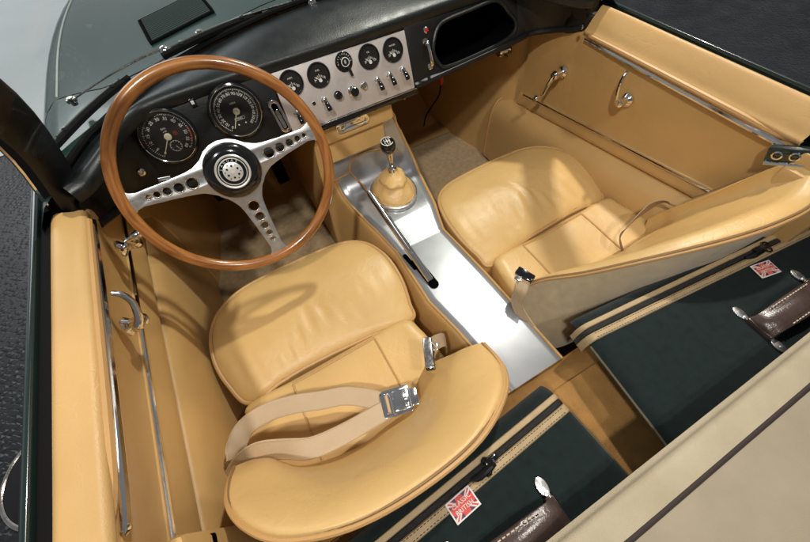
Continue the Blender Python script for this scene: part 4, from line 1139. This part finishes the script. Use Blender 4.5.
# ------------------------------------------------------------------ light, world, camera
def area(name, loc, target, size, power, color, size_y=None, spread=None):
    l = bpy.data.lights.new(name, 'AREA'); l.shape = 'RECTANGLE'; l.size = size; l.size_y = size_y or size; l.energy = power; l.color = color
    if spread: l.spread = spread
    o = bpy.data.objects.new(name, l); o.location = loc
    o.rotation_euler = (V(target) - V(loc)).to_track_quat('-Z', 'Y').to_euler(); COL.objects.link(o); return o
def spot(name, loc, target, power, color, radius, cone=70, blend=.3):
    l = bpy.data.lights.new(name, 'SPOT'); l.energy = power; l.color = color; l.shadow_soft_size = radius; l.spot_size = math.radians(cone); l.spot_blend = blend
    o = bpy.data.objects.new(name, l); o.location = loc
    o.rotation_euler = (V(target) - V(loc)).to_track_quat('-Z', 'Y').to_euler(); COL.objects.link(o); return o
spot('ceiling_spot', (1.32, 1.38, 2.98), (0, .3, .3), 262, (1, .94, .83), .075, 110, .6)
spot('ceiling_spot', (-1.05, -.55, 2.75), (0, .75, .3), 135, (1, .95, .88), .08, 54, .8)
spot('ceiling_spot', (.15, -.95, 2.9), (-.1, .80, .3), 80, (1, .95, .89), .09, 50, .8)
area('ceiling_panel', (1.05, .95, 3.0), (1.05, .95, 0), 1.3, 3.4, (1, .98, .95), .46)
area('floor_fill', (-2.2, 5.5, 3.6), (-2.0, 4.5, 0), 4.0, 120, (.97, .99, 1), 3.0)  # added unseen fill: brightens the pale floor, gives the bonnet its sheen

w = bpy.data.worlds.new('World'); sc.world = w; w.use_nodes = True
N, L = w.node_tree.nodes, w.node_tree.links
bg = N['Background']; tc = N.new('ShaderNodeTexCoord'); sx = N.new('ShaderNodeSeparateXYZ'); rp2 = N.new('ShaderNodeValToRGB')
L.new(tc.outputs['Generated'], sx.inputs['Vector']); mr = N.new('ShaderNodeMapRange'); mr.inputs['From Min'].default_value = -1; mr.inputs['From Max'].default_value = 1
L.new(sx.outputs['Z'], mr.inputs['Value']); L.new(mr.outputs['Result'], rp2.inputs['Fac'])
rp2.color_ramp.elements[0].position = .44; rp2.color_ramp.elements[0].color = (.04, .04, .045, 1)
rp2.color_ramp.elements[1].position = .54; rp2.color_ramp.elements[1].color = (.62, .65, .66, 1)
e_ = rp2.color_ramp.elements.new(.72); e_.color = (.42, .43, .45, 1)
e_ = rp2.color_ramp.elements.new(.95); e_.color = (.36, .37, .39, 1)
my = N.new('ShaderNodeMapRange'); my.inputs['From Min'].default_value = -.8; my.inputs['From Max'].default_value = .9; my.inputs['To Min'].default_value = .40; my.inputs['To Max'].default_value = 1.15
L.new(sx.outputs['Y'], my.inputs['Value'])
mxn = N.new('ShaderNodeMix'); mxn.data_type = 'RGBA'; mxn.blend_type = 'MULTIPLY'; mxn.inputs['Factor'].default_value = 1
L.new(rp2.outputs['Color'], mxn.inputs['A']); L.new(my.outputs['Result'], mxn.inputs['B']); L.new(mxn.outputs['Result'], bg.inputs['Color'])
bg.inputs['Strength'].default_value = .52

cam = bpy.data.cameras.new('camera'); cam.sensor_width = 36; cam.sensor_fit = 'HORIZONTAL'; cam.lens = 352 / 810 * 36; cam.clip_start = .01; cam.clip_end = 200
co = bpy.data.objects.new('camera', cam); COL.objects.link(co)
right = V((.86599901, -.49621205, -.06180056)); down = V((-.44899065, -.71721406, -.5329272)); fwd = V((.22012066, .4892623, -.84390123))
m = Matrix((right, -down, -fwd)).transposed().to_4x4(); m.translation = V((-.29484, 0, 1.04833)); co.matrix_world = m
sc.camera = co
sc.view_settings.view_transform = 'Standard'; sc.view_settings.look = 'None'; sc.view_settings.exposure = 0; sc.view_settings.gamma = 1
sc.render.engine = 'CYCLES'
sc.cycles.max_bounces = 8; sc.cycles.diffuse_bounces = 4; sc.cycles.glossy_bounces = 4; sc.cycles.transparent_max_bounces = 8
